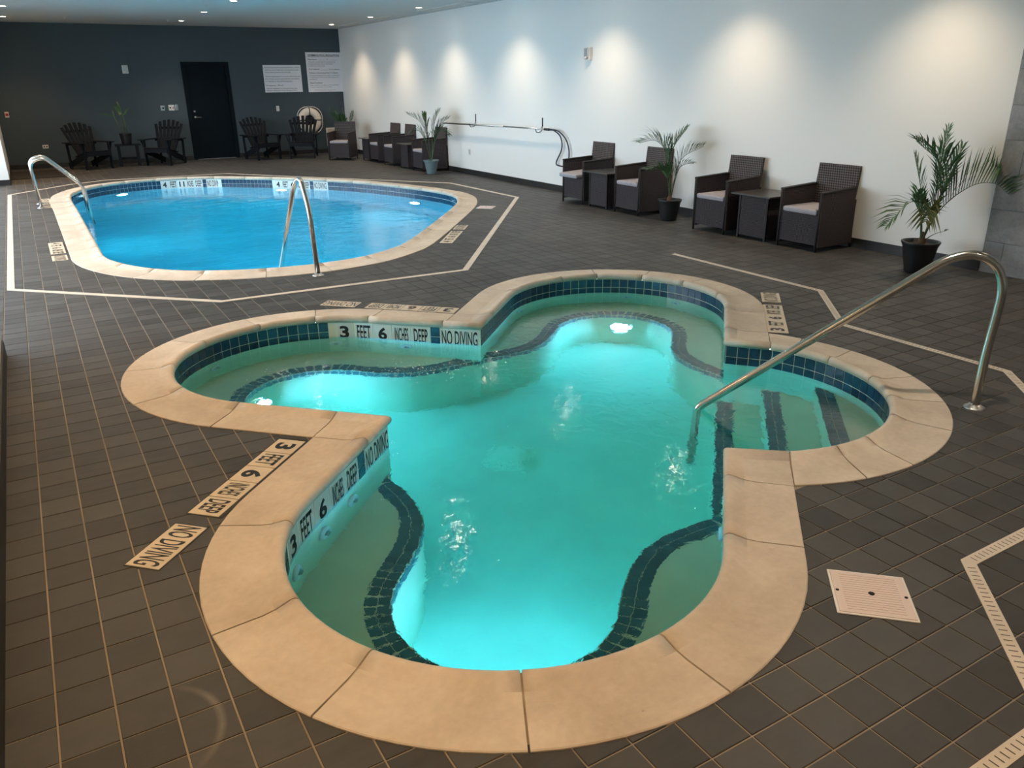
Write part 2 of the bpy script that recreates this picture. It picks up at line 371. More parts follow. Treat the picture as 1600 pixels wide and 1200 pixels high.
def text_verts(s, bold=0.0):
    k = (s, bold)
    if k in _tc: return _tc[k]
    cu = bpy.data.curves.new('t', 'FONT'); cu.body = s; cu.size = 1.0; cu.offset = bold; cu.resolution_u = 3
    cu.fill_mode = 'FRONT'; cu.align_x = 'LEFT'
    ob = bpy.data.objects.new('t', cu); COL.objects.link(ob)
    dg = bpy.context.evaluated_depsgraph_get(); dg.update()
    me = bpy.data.meshes.new_from_object(ob.evaluated_get(dg))
    vs = [v.co.copy() for v in me.vertices]; fs = [list(p.vertices) for p in me.polygons]
    bpy.data.objects.remove(ob); bpy.data.curves.remove(cu); bpy.data.meshes.remove(me)
    x0 = min(v.x for v in vs); x1 = max(v.x for v in vs); y0 = min(v.y for v in vs); y1 = max(v.y for v in vs)
    _tc[k] = (vs, fs, x0, x1, y0, y1); return _tc[k]
def text_fit(mb, s, x, y, w, h, m=None, bold=0.0, z=0.0008, cap=None):
    "lettering that fills the box x..x+w, y..y+h in the plane of m (x right, y up, z out)"
    vs, fs, x0, x1, y0, y1 = text_verts(s, bold)
    if cap is not None: y0, y1 = cap
    sx = w/(x1-x0); sy = h/(y1-y0); m = m or Matrix()
    mb.add([m @ Vector((x+(v.x-x0)*sx, y+(v.y-y0)*sy, z)) for v in vs], fs)

# ------------------------------------------------------------------ outlines
TC = Vector((2.655, 3.695)); TS = 1.172           # hot tub centre, half side of its centre square
def tub_uv(u, v): return (TC.x+(u-v)/sqrt(2), TC.y+(u+v)/sqrt(2))
def lobe_pt(k, a, b):
    "lobe k: 0 top, 1 left, 2 bottom, 3 right; a outwards, b to the lobe's left"
    ang = k*pi/2
    return tub_uv(a*cos(ang)-b*sin(ang), a*sin(ang)+b*cos(ang))
LOBE = {0: (1.80, TS), 1: (1.77, TS), 2: (1.78, TS), 3: (0.86, 1.20)}
NARC = 40
def lobe_stations(k, d):
    "points in lobe frame for offset d, from the -b corner to just before the +b corner; same count for all d"
    ac, r = LOBE[k]; o = [(TS-d, -(TS-d))]
    if k < 3:
        o.append((TS, -(TS-d)))
        for i in range(1, 7): o.append((TS+(ac-TS)*i/6, -(r-d)))
        for i in range(1, NARC): t = -pi/2+pi*i/NARC; o.append((ac+(r-d)*cos(t), (r-d)*sin(t)))
        for i in range(6, 0, -1): o.append((TS+(ac-TS)*i/6, (r-d)))
        o.append((TS, (TS-d)))
    else:
        rr = r-d; t0 = -math.acos(max(-1, min(1, (TS-ac)/rr)))
        for i in range(0, NARC+14): t = t0+(-2*t0)*i/(NARC+13); o.append((ac+rr*cos(t), rr*sin(t)))
    return o
def tub_outline(d):
    o = []
    for k in range(4): o += [lobe_pt(k, a, b) for a, b in lobe_stations(k, d)]
    return o
POOL_CTRL = [(0.22,9.9),(0.23,9.25),(0.33,8.78),(0.53,8.33),(0.81,7.96),(1.14,7.70),(1.64,7.47),(2.25,7.36),(2.86,7.44),(3.34,7.69),(3.78,8.08),
             (4.85,9.42),(5.50,10.28),(5.82,10.82),(6.02,11.35),(6.06,11.95),(5.86,12.95),(5.34,14.35),(4.62,15.42),(3.78,16.28),(3.0,16.90),(2.2,17.12),
             (1.40,16.96),(0.72,16.42),(0.33,15.55),(0.22,14.7),(0.22,13.2),(0.22,11.6)]
def catmull(P, n=6):
    o = []; N = len(P)
    for i in range(N):
        p0, p1, p2, p3 = (Vector(P[(i+j-1) % N]) for j in range(4))
        for j in range(n):
            t = j/n
            o.append(0.5*((2*p1)+(p2-p0)*t+(2*p0-5*p1+4*p2-p3)*t*t+(-p0+3*p1-3*p2+p3)*t**3))
    return o
POOL_BASE = [Vector(p) for p in catmull([p for p in POOL_CTRL], 6)]
def offset_loop(P, d):
    N = len(P); o = []
    for i in range(N):
        t = (P[(i+1) % N]-P[i-1]).normalized(); o.append((P[i].x-t.y*d, P[i].y+t.x*d))
    return o
def pool_outline(d): return offset_loop(POOL_BASE, d)
class Path:
    def __init__(s, pts, closed=True):
        s.p = [Vector(p) for p in pts]; N = len(s.p); s.closed = closed
        s.s = [0.0]
        for i in range(N if closed else N-1): s.s.append(s.s[-1]+(s.p[(i+1) % N]-s.p[i]).length)
        s.L = s.s[-1]
    def at(s, q):
        q = q % s.L if s.closed else max(0, min(s.L-1e-6, q))
        lo, hi = 0, len(s.s)-1
        while hi-lo > 1:
            m = (lo+hi)//2
            if s.s[m] <= q: lo = m
            else: hi = m
        a = s.p[lo % len(s.p)]; b = s.p[(lo+1) % len(s.p)]
        L = max(1e-9, s.s[lo+1]-s.s[lo]); t = (b-a)/L; p = a+t*(q-s.s[lo])
        return p, t, Vector((-t.y, t.x))
    def nearest(s, x, y):
        return min(range(len(s.p)), key=lambda i: (s.p[i]-Vector((x, y))).length)
def inside(P, x, y):
    c = False; n = len(P); j = n-1
    for i in range(n):
        if (P[i][1] > y) != (P[j][1] > y) and x < (P[j][0]-P[i][0])*(y-P[i][1])/(P[j][1]-P[i][1])+P[i][0]: c = not c
        j = i
    return c
def px_size(x, y):
    d = Vector((x, y, 0))-Vector((0, 0, CAM_H)); z = d.dot(_fw)
    if z <= 0.1: return 0, False
    px = 800+F_PX*d.dot(_r2)/z; py = 600-F_PX*d.dot(_u2)/z
    return F_PX*PITCHT/z*(CAM_H/d.length), (-20 < px < 1620 and -20 < py < 1215)
FAR = (-1.3, -2.6, ROOM_X1, ROOM_Y1)

# ------------------------------------------------------------------ floor
tubO = tub_outline(0.0); tubIn = tub_outline(0.235); poolO = pool_outline(0.0); poolIn = pool_outline(0.235)
def flat_with_holes(name, outer, holes, z, mat, parent=None):
    bm = bmesh.new(); es = []
    for loop in [outer]+holes:
        vs = [bm.verts.new((p[0], p[1], z)) for p in loop]
        es += [bm.edges.new((vs[i], vs[(i+1) % len(vs)])) for i in range(len(vs))]
    bmesh.ops.triangle_fill(bm, edges=es, use_beauty=True)
    for f in bm.faces:
        if f.normal.z < 0: f.normal_flip()
    me = bpy.data.meshes.new(name); bm.to_mesh(me); bm.free(); me.materials.append(M[mat])
    o = bpy.data.objects.new(name, me); COL.objects.link(o)
    if parent: o.parent = parent
    return o
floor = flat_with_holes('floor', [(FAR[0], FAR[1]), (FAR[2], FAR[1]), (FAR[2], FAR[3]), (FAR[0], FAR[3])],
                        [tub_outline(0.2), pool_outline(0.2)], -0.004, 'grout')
tag(floor, 'dark slate tiled pool deck floor with pale grout lines', kind='structure')

# things set flush in the floor: (centre, direction of reading, length, width)
def frame2(p, d):
    d = Vector(d).normalized(); return Matrix(((d.x, -d.y, 0, p[0]), (d.y, d.x, 0, p[1]), (0, 0, 1, 0), (0, 0, 0, 1)))
MARK = []    # (origin lower left corner seen by the reader, direction, words, width, label)
R45 = 1/sqrt(2)
W36 = ['3', 'FEET', '6', 'INCHES', 'DEEP']
MARK.append(((0.845, 3.776), (-R45, -R45), W36, 'hot tub floor tiles reading 3 FEET 6 INCHES DEEP beside the near left coping'))
MARK.append(((0.248, 3.172), (-R45, -R45), ['NO DIVING'], 'hot tub floor tile reading NO DIVING lowest in the photo, left of the near coping'))
MARK.append(((2.77, 5.49), (-R45, R45), W36, 'hot tub floor tiles reading 3 FEET 6 INCHES DEEP behind the far left coping'))
MARK.append(((2.17, 6.09), (-R45, R45), ['NO DIVING'], 'hot tub floor tile reading NO DIVING between hot tub and white drain channel'))
MARK.append(((4.43, 3.61), (R45, R45), W36, 'hot tub floor tiles reading 3 FEET 6 INCHES DEEP right of the far coping'))
MARK.append(((5.03, 4.21), (R45, R45), ['NO DIVING'], 'hot tub floor tile reading NO DIVING right of the far coping, behind the long handrail'))
W4 = ['4', 'FEET', '6', 'INCHES', 'DEEP']; W11 = ['4', 'FEET', '11', 'INCHES', 'DEEP']
MARK.append(((0.045, 10.60), (0, -1), W4, 'pool floor tiles reading 4 FEET 6 INCHES DEEP by the left coping, nearer pair'))
MARK.append(((0.045, 9.73), (0, -1), ['NO DIVING'], 'pool floor tile reading NO DIVING by the left coping, nearer pair'))
MARK.append(((0.075, 15.03), (0, -1), W11, 'pool floor tiles reading 4 FEET 11 INCHES DEEP, left coping, behind grab rails'))
MARK.append(((0.075, 14.16), (0, -1), ['NO DIVING'], 'pool floor tile reading NO DIVING by the left coping behind the grab rails'))
MARK.append(((3.955, 7.97), (0.6, 0.8), W4, 'pool floor tiles reading 4 FEET 6 INCHES DEEP beside the right coping'))
MARK.append(((4.475, 8.665), (0.6, 0.8), ['NO DIVING'], 'pool floor tile reading NO DIVING beside the right coping'))
CHAN = {'tub': [(5.61, 6.15), (5.61, 4.30), (4.93, 3.55), (4.93, 2.36), (3.88, 1.295), (2.74, 1.295), (2.165, 0.72), (0.2, 0.72)],
        'pool': [(-0.33, 15.97), (-0.33, 8.25), (1.19, 6.775), (3.45, 6.69), (6.50, 10.76), (6.48, 13.04), (3.47, 17.22), (1.27, 17.42), (0.62, 17.02)]}
LIDS = [((2.257, 1.356), (0.72, -0.69), 0.262), ((5.585, 10.115), (0.72, -0.69), 0.24)]
def seg_dist(p, a, b):
    a = Vector(a); b = Vector(b); p = Vector(p); ab = b-a; t = max(0, min(1, (p-a).dot(ab)/ab.length_squared)); return (p-(a+ab*t)).length

# individual tiles nearest the camera, everything else one joined part
GAP = 0.0058
def tile_mesh():
    h = PITCHT/2-GAP/2; c = 0.0012; mb = MB()
    mb.add([(-h,-h,-.004),(h,-h,-.004),(h,h,-.004),(-h,h,-.004),(-h,-h,-c),(h,-h,-c),(h,h,-c),(-h,h,-c),
            (-h+c,-h+c,0),(h-c,-h+c,0),(h-c,h-c,0),(-h+c,h-c,0)],
           [(0,1,5,4),(1,2,6,5),(2,3,7,6),(3,0,4,7),(4,5,9,8),(5,6,10,9),(6,7,11,10),(7,4,8,11),(8,9,10,11)])
    return mb
tm = tile_mesh(); tme = tm.mesh('floor_tile', 'tile')
cand = []
i0 = int((FAR[0]-TX0)/PITCHT)-1; i1 = int((FAR[2]-TX0)/PITCHT)+1
j0 = int((FAR[1]-TY0)/PITCHT)-1; j1 = int((FAR[3]-TY0)/PITCHT)+1
for i in range(i0, i1+1):
    for j in range(j0, j1+1):
        x = TX0+(i+.5)*PITCHT; y = TY0+(j+.5)*PITCHT; h = PITCHT/2
        if x+h < FAR[0]+0.02 or x+h > FAR[2]+0.04 or y-h < FAR[1] or y+h > FAR[3]+0.04: continue
        if x < -0.37 and (y < 6.1 or y > 17.7): continue
        cs = [(x+sx*h, y+sy*h) for sx in (-1, 1) for sy in (-1, 1)]
        near_t = abs(x-TC.x) < 3.3 and abs(y-TC.y) < 3.3; near_p = -0.2 < x < 6.5 and 7 < y < 17.6
        if near_t and any(inside(tubIn, *c) for c in cs): continue
        if near_p and any(inside(poolIn, *c) for c in cs): continue
        if near_t and all(inside(tubO, *c) for c in cs): continue
        if near_p and all(inside(poolO, *c) for c in cs): continue
        s_, vis = px_size(x, y)
        cand.append((s_ if vis else 0, x, y))
cand.sort(reverse=True)
rest = MB()
for n_, (s_, x, y) in enumerate(cand):
    dz = random.uniform(-0.0005, 0.0004)
    if n_ < 300:
        inst('floor_tile', tme, floor, Matrix.Translation((x, y, dz)))
    else:
        rest.add([(p[0]+x, p[1]+y, p[2]+dz) for p in tm.v], tm.f)
tag(rest.build('distant_floor_tiles', 'tile', floor), kind='stuff')

# ------------------------------------------------------------------ walls and ceiling
def struct(name, mb, mat, label=None):
    o = mb.build(name, mat); return tag(o, label, kind='structure')
wr = struct('wall_right', MB().box((ROOM_X1, 4.0, -0.2), (ROOM_X1+0.2, ROOM_Y1+0.2, CEIL)), 'white', 'long white painted wall with downlight scallops')
DX0, DX1, DZ = 3.60, 4.56, 2.15
bw = MB(); y0, y1 = ROOM_Y1, ROOM_Y1+0.2
bw.box((-2.5, y0, -0.2), (DX0, y1, CEIL)).box((DX1, y0, -0.2), (ROOM_X1+0.2, y1, CEIL)).box((DX0, y0, DZ), (DX1, y1, CEIL)).box((DX0, y1-0.06, -0.2), (DX1, y1, DZ)).box((DX0, y0, -0.2), (DX1, y1-0.06, -0.006))
struct('wall_back', bw, 'dark', 'charcoal painted end wall')
struct('wall_left', MB().box((-0.62, FAR[1], -0.2), (-0.37, WIN_Y0, CEIL)), 'white', 'white wall end at the left edge')
struct('wall_left.001', MB().box((-0.60, WIN_Y1, -0.2), (-0.31, ROOM_Y1, CEIL)), 'white', 'white pier with black base by the end wall')
struct('wall_near', MB().box((-0.62, FAR[1]-0.2, -0.2), (ROOM_X1+0.2, FAR[1], CEIL)), 'white')
ws = MB(); ws.box((WIN_X-0.15, WIN_Y0-0.3, -0.2), (WIN_X, WIN_Y1+0.3, 0.35)).box((WIN_X-0.15, WIN_Y0-0.3, 2.7), (WIN_X, WIN_Y1+0.3, CEIL))
ws.box((WIN_X-0.15, WIN_Y0-0.3, -0.2), (-0.6, WIN_Y0, CEIL)).box((WIN_X-0.15, WIN_Y1, -0.2), (-0.6, WIN_Y1+0.3, CEIL))
struct('wall_window', ws, 'white')
wn = 6; seg = (WIN_Y1-WIN_Y0)/wn
for i in range(wn):
    a = WIN_Y0+i*seg; b = a+seg; fr = MB()
    fr.box((WIN_X-0.10, a, 0.35), (WIN_X-0.04, a+0.05, 2.7)).box((WIN_X-0.10, b-0.05, 0.35), (WIN_X-0.04, b, 2.7))
    fr.box((WIN_X-0.10, a+0.05, 0.35), (WIN_X-0.04, b-0.05, 0.41)).box((WIN_X-0.10, a+0.05, 2.64), (WIN_X-0.04, b-0.05, 2.7))
    o = struct('window_%d' % (i+1), fr, 'frame_dark')
    MB().box((WIN_X-0.075, a+0.05, 0.41), (WIN_X-0.067, b-0.05, 2.64)).build('pane', 'pane', o)
struct('ground_outside', MB().box((-16, -6, -0.25), (WIN_X-0.15, 30, -0.15)), 'grout')
struct('ceiling', MB().box((WIN_X-0.15, FAR[1]-0.2, CEIL), (ROOM_X1+0.2, ROOM_Y1+0.2, CEIL+0.15)), 'ceil', 'white painted ceiling')
# black tile base boards
bb = struct('baseboard_back', MB().box((-0.31, ROOM_Y1-0.012, 0), (DX0-0.07, ROOM_Y1, 0.095)), 'black_base')
struct('baseboard_back.001', MB().box((DX1+0.07, ROOM_Y1-0.012, 0), (ROOM_X1, ROOM_Y1, 0.095)), 'black_base')
br = MB(); brj = tag(empty('baseboard_right', (0, 0, 0)), kind='structure')
y = 4.0
while y < ROOM_Y1-0.02:
    e = min(y+0.60, ROOM_Y1-0.013)
    MB().box((ROOM_X1-0.012, y+0.0015, 0), (ROOM_X1, e-0.0015, 0.10)).build('base_tile', 'black_base', brj); y += 0.60
struct('baseboard_left', MB().box((-0.37, FAR[1], 0), (-0.358, WIN_Y0+0.012, 0.11)).box((-0.62, WIN_Y0, 0), (-0.37, WIN_Y0+0.012, 0.11)), 'black_base')
struct('baseboard_left.001', MB().box((-0.60, WIN_Y1-0.012, 0), (-0.298, WIN_Y1, 0.10)).box((-0.31, WIN_Y1, 0), (-0.298, ROOM_Y1-0.012, 0.10)), 'black_base')
# slate clad wall on the right
sl = tag(empty('wall_slate', (0, 0, 0)), 'grey slate clad wall at the right edge', kind='structure')
MB().box((ROOM_X1+0.006, FAR[1]-0.2, -0.2), (ROOM_X1+0.2, 4.0, CEIL)).build('backing', 'black_base', sl)
zs = [0.0, 0.285, 0.575, 0.865, 1.17, 1.46, 1.75, 2.04, 2.33, 2.62, CEIL]
for r in range(10):
    y = 4.0; first = True
    while y > FAR[1]:
        ln = (0.18+0.21*(r*2 % 3)) if first else 0.61; first = False
        a = max(FAR[1], y-ln)
        if y-a > 0.02:
            mb = MB().cbox((ROOM_X1-0.004+random.uniform(-.001, .001), a+0.0015, zs[r]+0.0015), (ROOM_X1+0.006, y-0.0015, zs[r+1]-0.0015), 0.001)
            mb.build('slate_panel', 'slate', sl)
        y = a
# door
dr = tag(empty('door_1', (0, 0, 0)), 'navy black door in the end wall', kind='structure')
fr = MB(); g = ROOM_Y1
fr.box((DX0-0.06, g-0.02, 0), (DX0+0.03, g+0.12, DZ+0.05)).box((DX1-0.03, g-0.02, 0), (DX1+0.06, g+0.12, DZ+0.05)).box((DX0+0.03, g-0.02, DZ-0.03), (DX1-0.03, g+0.12, DZ+0.05))
fr.build('door_frame', 'door', dr)
leaf = MB().box((DX0+0.033, g+0.03, 0.012), (DX1-0.033, g+0.075, DZ-0.033)).build('door_leaf', 'door', dr)
hd = MB(); hd.lathe([(0.0, 0.0), (0.028, 0.0), (0.028, 0.012), (0.0, 0.012)], 16)
hd.xf(Matrix.Rotation(pi/2, 4, 'X')); hd.xf(Matrix.Translation((DX0+0.11, g+0.03, 0.97)))
hd.tube([(DX0+0.11, g+0.03, 0.97), (DX0+0.11, g-0.03, 0.97), (DX0+0.13, g-0.035, 0.97), (DX0+0.24, g-0.035, 0.965)], 0.011, 8)
hd.build('door_handle', 'steel2', leaf)
lk = MB().lathe([(0.0, 0.0), (0.024, 0.0), (0.024, 0.012), (0.0, 0.012)], 16); lk.xf(Matrix.Rotation(pi/2, 4, 'X')); lk.xf(Matrix.Translation((DX0+0.11, g+0.03, 1.10)))
lk.build('door_lock', 'steel2', leaf)
MB().box((DX0+0.033, g-0.03, -0.001), (DX1-0.033, g+0.08, 0.012)).build('door_threshold', 'steel2', dr)['label'] = 'pale metal threshold strip'

# ------------------------------------------------------------------ coping stones
COPE = [(0.0, -0.03), (0.0, 0.004), (0.004, 0.007), (0.17, 0.008), (0.215, 0.013), (0.25, 0.024), (0.273, 0.031), (0.288, 0.030), (0.299, 0.022),
        (0.305, 0.010), (0.305, -0.002), (0.300, -0.014), (0.288, -0.021), (0.27, -0.022), (0.20, -0.03)]
def coping(parent, outline, joints, org, corner_idx=()):
    "sweep the profile along the stations; joints = station indices; returns nothing"
    rings = [outline(d) for d, z in COPE]; N = len(rings[0]); J = sorted(set(joints))
    g = 0.0035
    for n_, a in enumerate(J):
        b = J[(n_+1) % len(J)]
        if b <= a: b += N
        idx = list(range(a, b+1)); mb = MB(); np_ = len(COPE)
        for q, i in enumerate(idx):
            for k in range(np_):
                p = Vector(rings[k][i % N])
                if q == 0: p2 = Vector(rings[k][(i+1) % N]); p = p+(p2-p).normalized()*min(g, (p2-p).length*0.4) if (p2-p).length > 1e-6 else p
                if q == len(idx)-1: p2 = Vector(rings[k][(i-1) % N]); p = p+(p2-p).normalized()*min(g, (p2-p).length*0.4) if (p2-p).length > 1e-6 else p
                mb.v.append((p.x-org[0], p.y-org[1], COPE[k][1]))
        m = len(idx)
        for q in range(m-1):
            for k in range(np_-1):
                f = [q*np_+k, (q+1)*np_+k, (q+1)*np_+k+1, q*np_+k+1]; mb.f.append(f); mb.smooth.append(4 <= k <= 12)
        mb.f.append(list(range(np_))); mb.smooth.append(False)
        mb.f.append([(m-1)*np_+k for k in range(np_)][::-1]); mb.smooth.append(False)
        mb.build('coping_stone', 'coping', parent)
    # mortar bed seen in the joints
    dd = [(0.01, -0.002), (0.17, 0.003), (0.25, 0.018), (0.273, 0.025), (0.290, 0.018), (0.297, 0.0), (0.28, -0.015)]
    rr = [outline(d) for d, z in dd]; mb = MB()
    for i in range(N):
        for k in range(len(dd)): mb.v.append((rr[k][i][0]-org[0], rr[k][i][1]-org[1], dd[k][1]))
    for i in range(N):
        for k in range(len(dd)-1):
            mb.f.append([i*len(dd)+k, ((i+1) % N)*len(dd)+k, ((i+1) % N)*len(dd)+k+1, i*len(dd)+k+1]); mb.smooth.append(True)
    mb.build('joint_mortar', 'mortar', parent)

def up_(px, py, z=0.0):
    d = F_PX*_fw+(px-800)*_r2-(py-600)*_u2; t = (z-CAM_H)/d.z; return d.x*t, d.y*t
# ------------------------------------------------------------------ hot tub
tub = empty('hot_tub', (TC.x, TC.y, 0), 0, 'clover shaped in-ground hot tub with cream stone coping, nearest the camera', 'hot tub')
NS = [len(lobe_stations(k, 0)) for k in range(4)]; ST0 = [sum(NS[:k]) for k in range(4)]; NT_ = sum(NS)
outer = [Vector(p) for p in tub_outline(0)]
J = []
for k in range(4): J += [(ST0[k]+1), (ST0[k]-1) % NT_]
for px, py in [(330,664),(228,628),(211,579),(271,534),(383,502),(492,485),(609,484.5),(768,454),(855,427),(927,422),(1011,424),(1096,437),(1168,462),(1185,489),
               (1250,531),(1327,552),(1414,589),(1470,632),(1490,674),(1425,732),(1350,750),(1268,852),(1267,935),(1136,1093),(831,1183),(503,1127),(345,990),(352,832),(384,788)]:
    wx, wy = up_(px, py); i = min(range(NT_), key=lambda q: (outer[q]-Vector((wx, wy))).length)
    if all(min((i-j) % NT_, (j-i) % NT_) > 3 for j in J): J.append(i)
coping(tub, tub_outline, J, TC)
WALL_D = 0.287; ZW, Z_BENCH, Z_FLOOR = -0.138, -0.50, -1.22
wall_o = tub_outline(WALL_D)
def ring_wall(mb, pts, z0, z1, org, flip=False):
    N = len(pts)
    vs = [(p[0]-org[0], p[1]-org[1], z) for z in (z0, z1) for p in pts]
    fs = [(i, (i+1) % N, N+(i+1) % N, N+i) for i in range(N)]
    if not flip: fs = [f[::-1] for f in fs]
    mb.add(vs, fs)
def ngon(mb, pts, z, org, up=True):
    bm = bmesh.new(); vs = [bm.verts.new((p[0]-org[0], p[1]-org[1], z)) for p in pts]
    es = [bm.edges.new((vs[i], vs[(i+1) % len(vs)])) for i in range(len(vs))]
    bmesh.ops.triangle_fill(bm, edges=es, use_beauty=True)
    for f in bm.faces:
        f.normal_update()
        if (f.normal.z < 0) == up: f.normal_flip()
    mb.frombm(bm)
b = MB(); ring_wall(b, wall_o, -0.02, Z_FLOOR, TC); ngon(b, wall_o, Z_FLOOR, TC)
b.build('basin', 'plaster', tub)
# benches
def cat_open(P, n=5):
    P = [Vector(p) for p in P]; Q = [P[0]*2-P[1]]+P+[P[-1]*2-P[-2]]; o = []
    for i in range(1, len(Q)-2):
        p0, p1, p2, p3 = Q[i-1:i+3]
        for j in range(n):
            t = j/n; o.append(0.5*((2*p1)+(p2-p0)*t+(2*p0-5*p1+4*p2-p3)*t*t+(-p0+3*p1-3*p2+p3)*t**3))
    o.append(P[-1]); return o
def bench_curve(k):
    ac = LOBE[k][0]; half = [(0.885, 0.885), (0.95, 0.865), (1.04, 0.76), (1.18, 0.62), (1.34, 0.53), (1.55, 0.485)]
    arc = [(ac+0.48*cos(t), 0.48*sin(t)) for t in [pi/2-pi*i/10 for i in range(0, 11)]]
    P = [(a, b) for a, b in half]+arc+[(a, -b) for a, b in half[::-1]]
    P = P[::-1]                    # from -b to +b
    return cat_open(P, 4)
TRIM = []
for k in range(3):
    ec = [Vector(p) for p in bench_curve(k)]
    st = [Vector(p) for p in lobe_stations(k, WALL_D)]+[Vector((TS-WALL_D, TS-WALL_D))]
    pe = Path([(p.x, p.y) for p in ec], False); pw = Path([(p.x, p.y) for p in st], False); n = 70
    mb = MB()
    for i in range(n+1):
        t = i/n; a = pe.at(t*pe.L)[0]; c = pw.at(t*pw.L)[0]
        A = lobe_pt(k, a.x, a.y); Cc = lobe_pt(k, c.x, c.y)
        mb.v += [(Cc[0]-TC.x, Cc[1]-TC.y, Z_BENCH), (A[0]-TC.x, A[1]-TC.y, Z_BENCH), (A[0]-TC.x, A[1]-TC.y, Z_FLOOR)]
    for i in range(n):
        mb.f += [[i*3, (i+1)*3, (i+1)*3+1, i*3+1], [i*3+1, (i+1)*3+1, (i+1)*3+2, i*3+2]]; mb.smooth += [False, False]
    bench = mb.build('bench', 'bench', tub)
    TRIM.append((k, [lobe_pt(k, p.x, p.y) for p in ec], bench))
def tile_piece(wid, hgt, th=0.004, c=0.0012, name='band_tile', mat='bluetile'):
    "tile lying in local xy, z out"
    w2, h2 = wid/2, hgt/2; mb = MB()
    mb.add([(-w2,-h2,0),(w2,-h2,0),(w2,h2,0),(-w2,h2,0),(-w2+c,-h2+c,th),(w2-c,-h2+c,th),(w2-c,h2-c,th),(-w2+c,h2-c,th)],
           [(0,1,5,4),(1,2,6,5),(2,3,7,6),(3,0,4,7),(4,5,6,7)])
    return mb
def wall_frame(p, t, n, z, org):
    "x to the reader's right (-t), y up, z out of the wall (n)"
    r = Vector((-t.x, -t.y, 0)); u = Vector((0, 0, 1)); nn = Vector((n.x, n.y, 0))
    m = Matrix((r, u, nn)).transposed().to_4x4(); m.translation = Vector((p.x-org[0], p.y-org[1], z)); return m
def flat_frame(p, t, n, z, org):
    m = Matrix((Vector((t.x, t.y, 0)), Vector((n.x, n.y, 0)), Vector((0, 0, 1)))).transposed().to_4x4(); m.translation = Vector((p.x-org[0], p.y-org[1], z)); return m
# glazed trim on the bench edges: two rows on top, one on the riser
tr = tile_piece(0.0525, 0.0535, 0.003, name='trim'); tr_me = tr.mesh('trim_tile', 'trimtile')
tr2 = tile_piece(0.050, 0.070, 0.003)
for k, pts, bench in TRIM:
    P = Path(pts, False); n = int(P.L/0.055); rest = MB()
    for i in range(n):
        p, t, nn = P.at((i+.5)*P.L/n)
        p0 = P.at((i+.5)*P.L/n-0.03)[0]; p1 = P.at((i+.5)*P.L/n+0.03)[0]; t = (p1-p0).normalized(); nn = Vector((-t.y, t.x))
        for row in (0, 1):
            q = p-nn*(0.029+0.056*row); m = flat_frame(q, t, nn, Z_BENCH, TC)
            if k in (1, 2): inst('trim_tile', tr_me, bench, m)
            else: rest.add([m @ Vector(v) for v in tr.v], tr.f)
        m = wall_frame(p, t, nn, Z_BENCH-0.045, TC)
        rest.add([m @ Vector(v) for v in tr2.v], tr2.f)
    tag(rest.build('riser_trim_tiles', 'trimtile', bench), kind='stuff')
# steps in the right lobe
for i, (ea, z) in enumerate([(0.85, -0.90), (1.15, -0.60), (1.46, -0.30)]):
    ac, r = LOBE[3]; rr = r-WALL_D+0.02; hb = sqrt(rr*rr-(ea-ac)**2)
    t0 = math.acos(max(-1, min(1, (ea-ac)/rr)))
    pl = [(ac+rr*cos(t), rr*sin(t)) for t in [-t0+2*t0*q/24 for q in range(25)]]
    pts = [lobe_pt(3, a, bq) for a, bq in pl]; mb = MB(); ngon(mb, pts, z, TC)
    a0 = lobe_pt(3, ea, -hb); a1 = lobe_pt(3, ea, hb)
    mb.add([(a0[0]-TC.x, a0[1]-TC.y, z), (a1[0]-TC.x, a1[1]-TC.y, z), (a1[0]-TC.x, a1[1]-TC.y, z-0.32), (a0[0]-TC.x, a0[1]-TC.y, z-0.32)], [(0, 1, 2, 3)])
    step = mb.build('step', 'bench', tub)
    n = int(2*hb/0.054)
    for q in range(n):
        bq = -hb+(q+.5)*2*hb/n
        if abs(bq) > hb-0.05: continue
        for row in (0, 1):
            c = Vector(lobe_pt(3, ea+0.027+0.056*row, bq)); c2 = Vector(lobe_pt(3, ea+0.027+0.056*row, bq+0.1)); t = (c2-c).normalized()
            inst('step_tile', tr_me, step, flat_frame(c, t, Vector((-t.y, t.x)), z, TC))
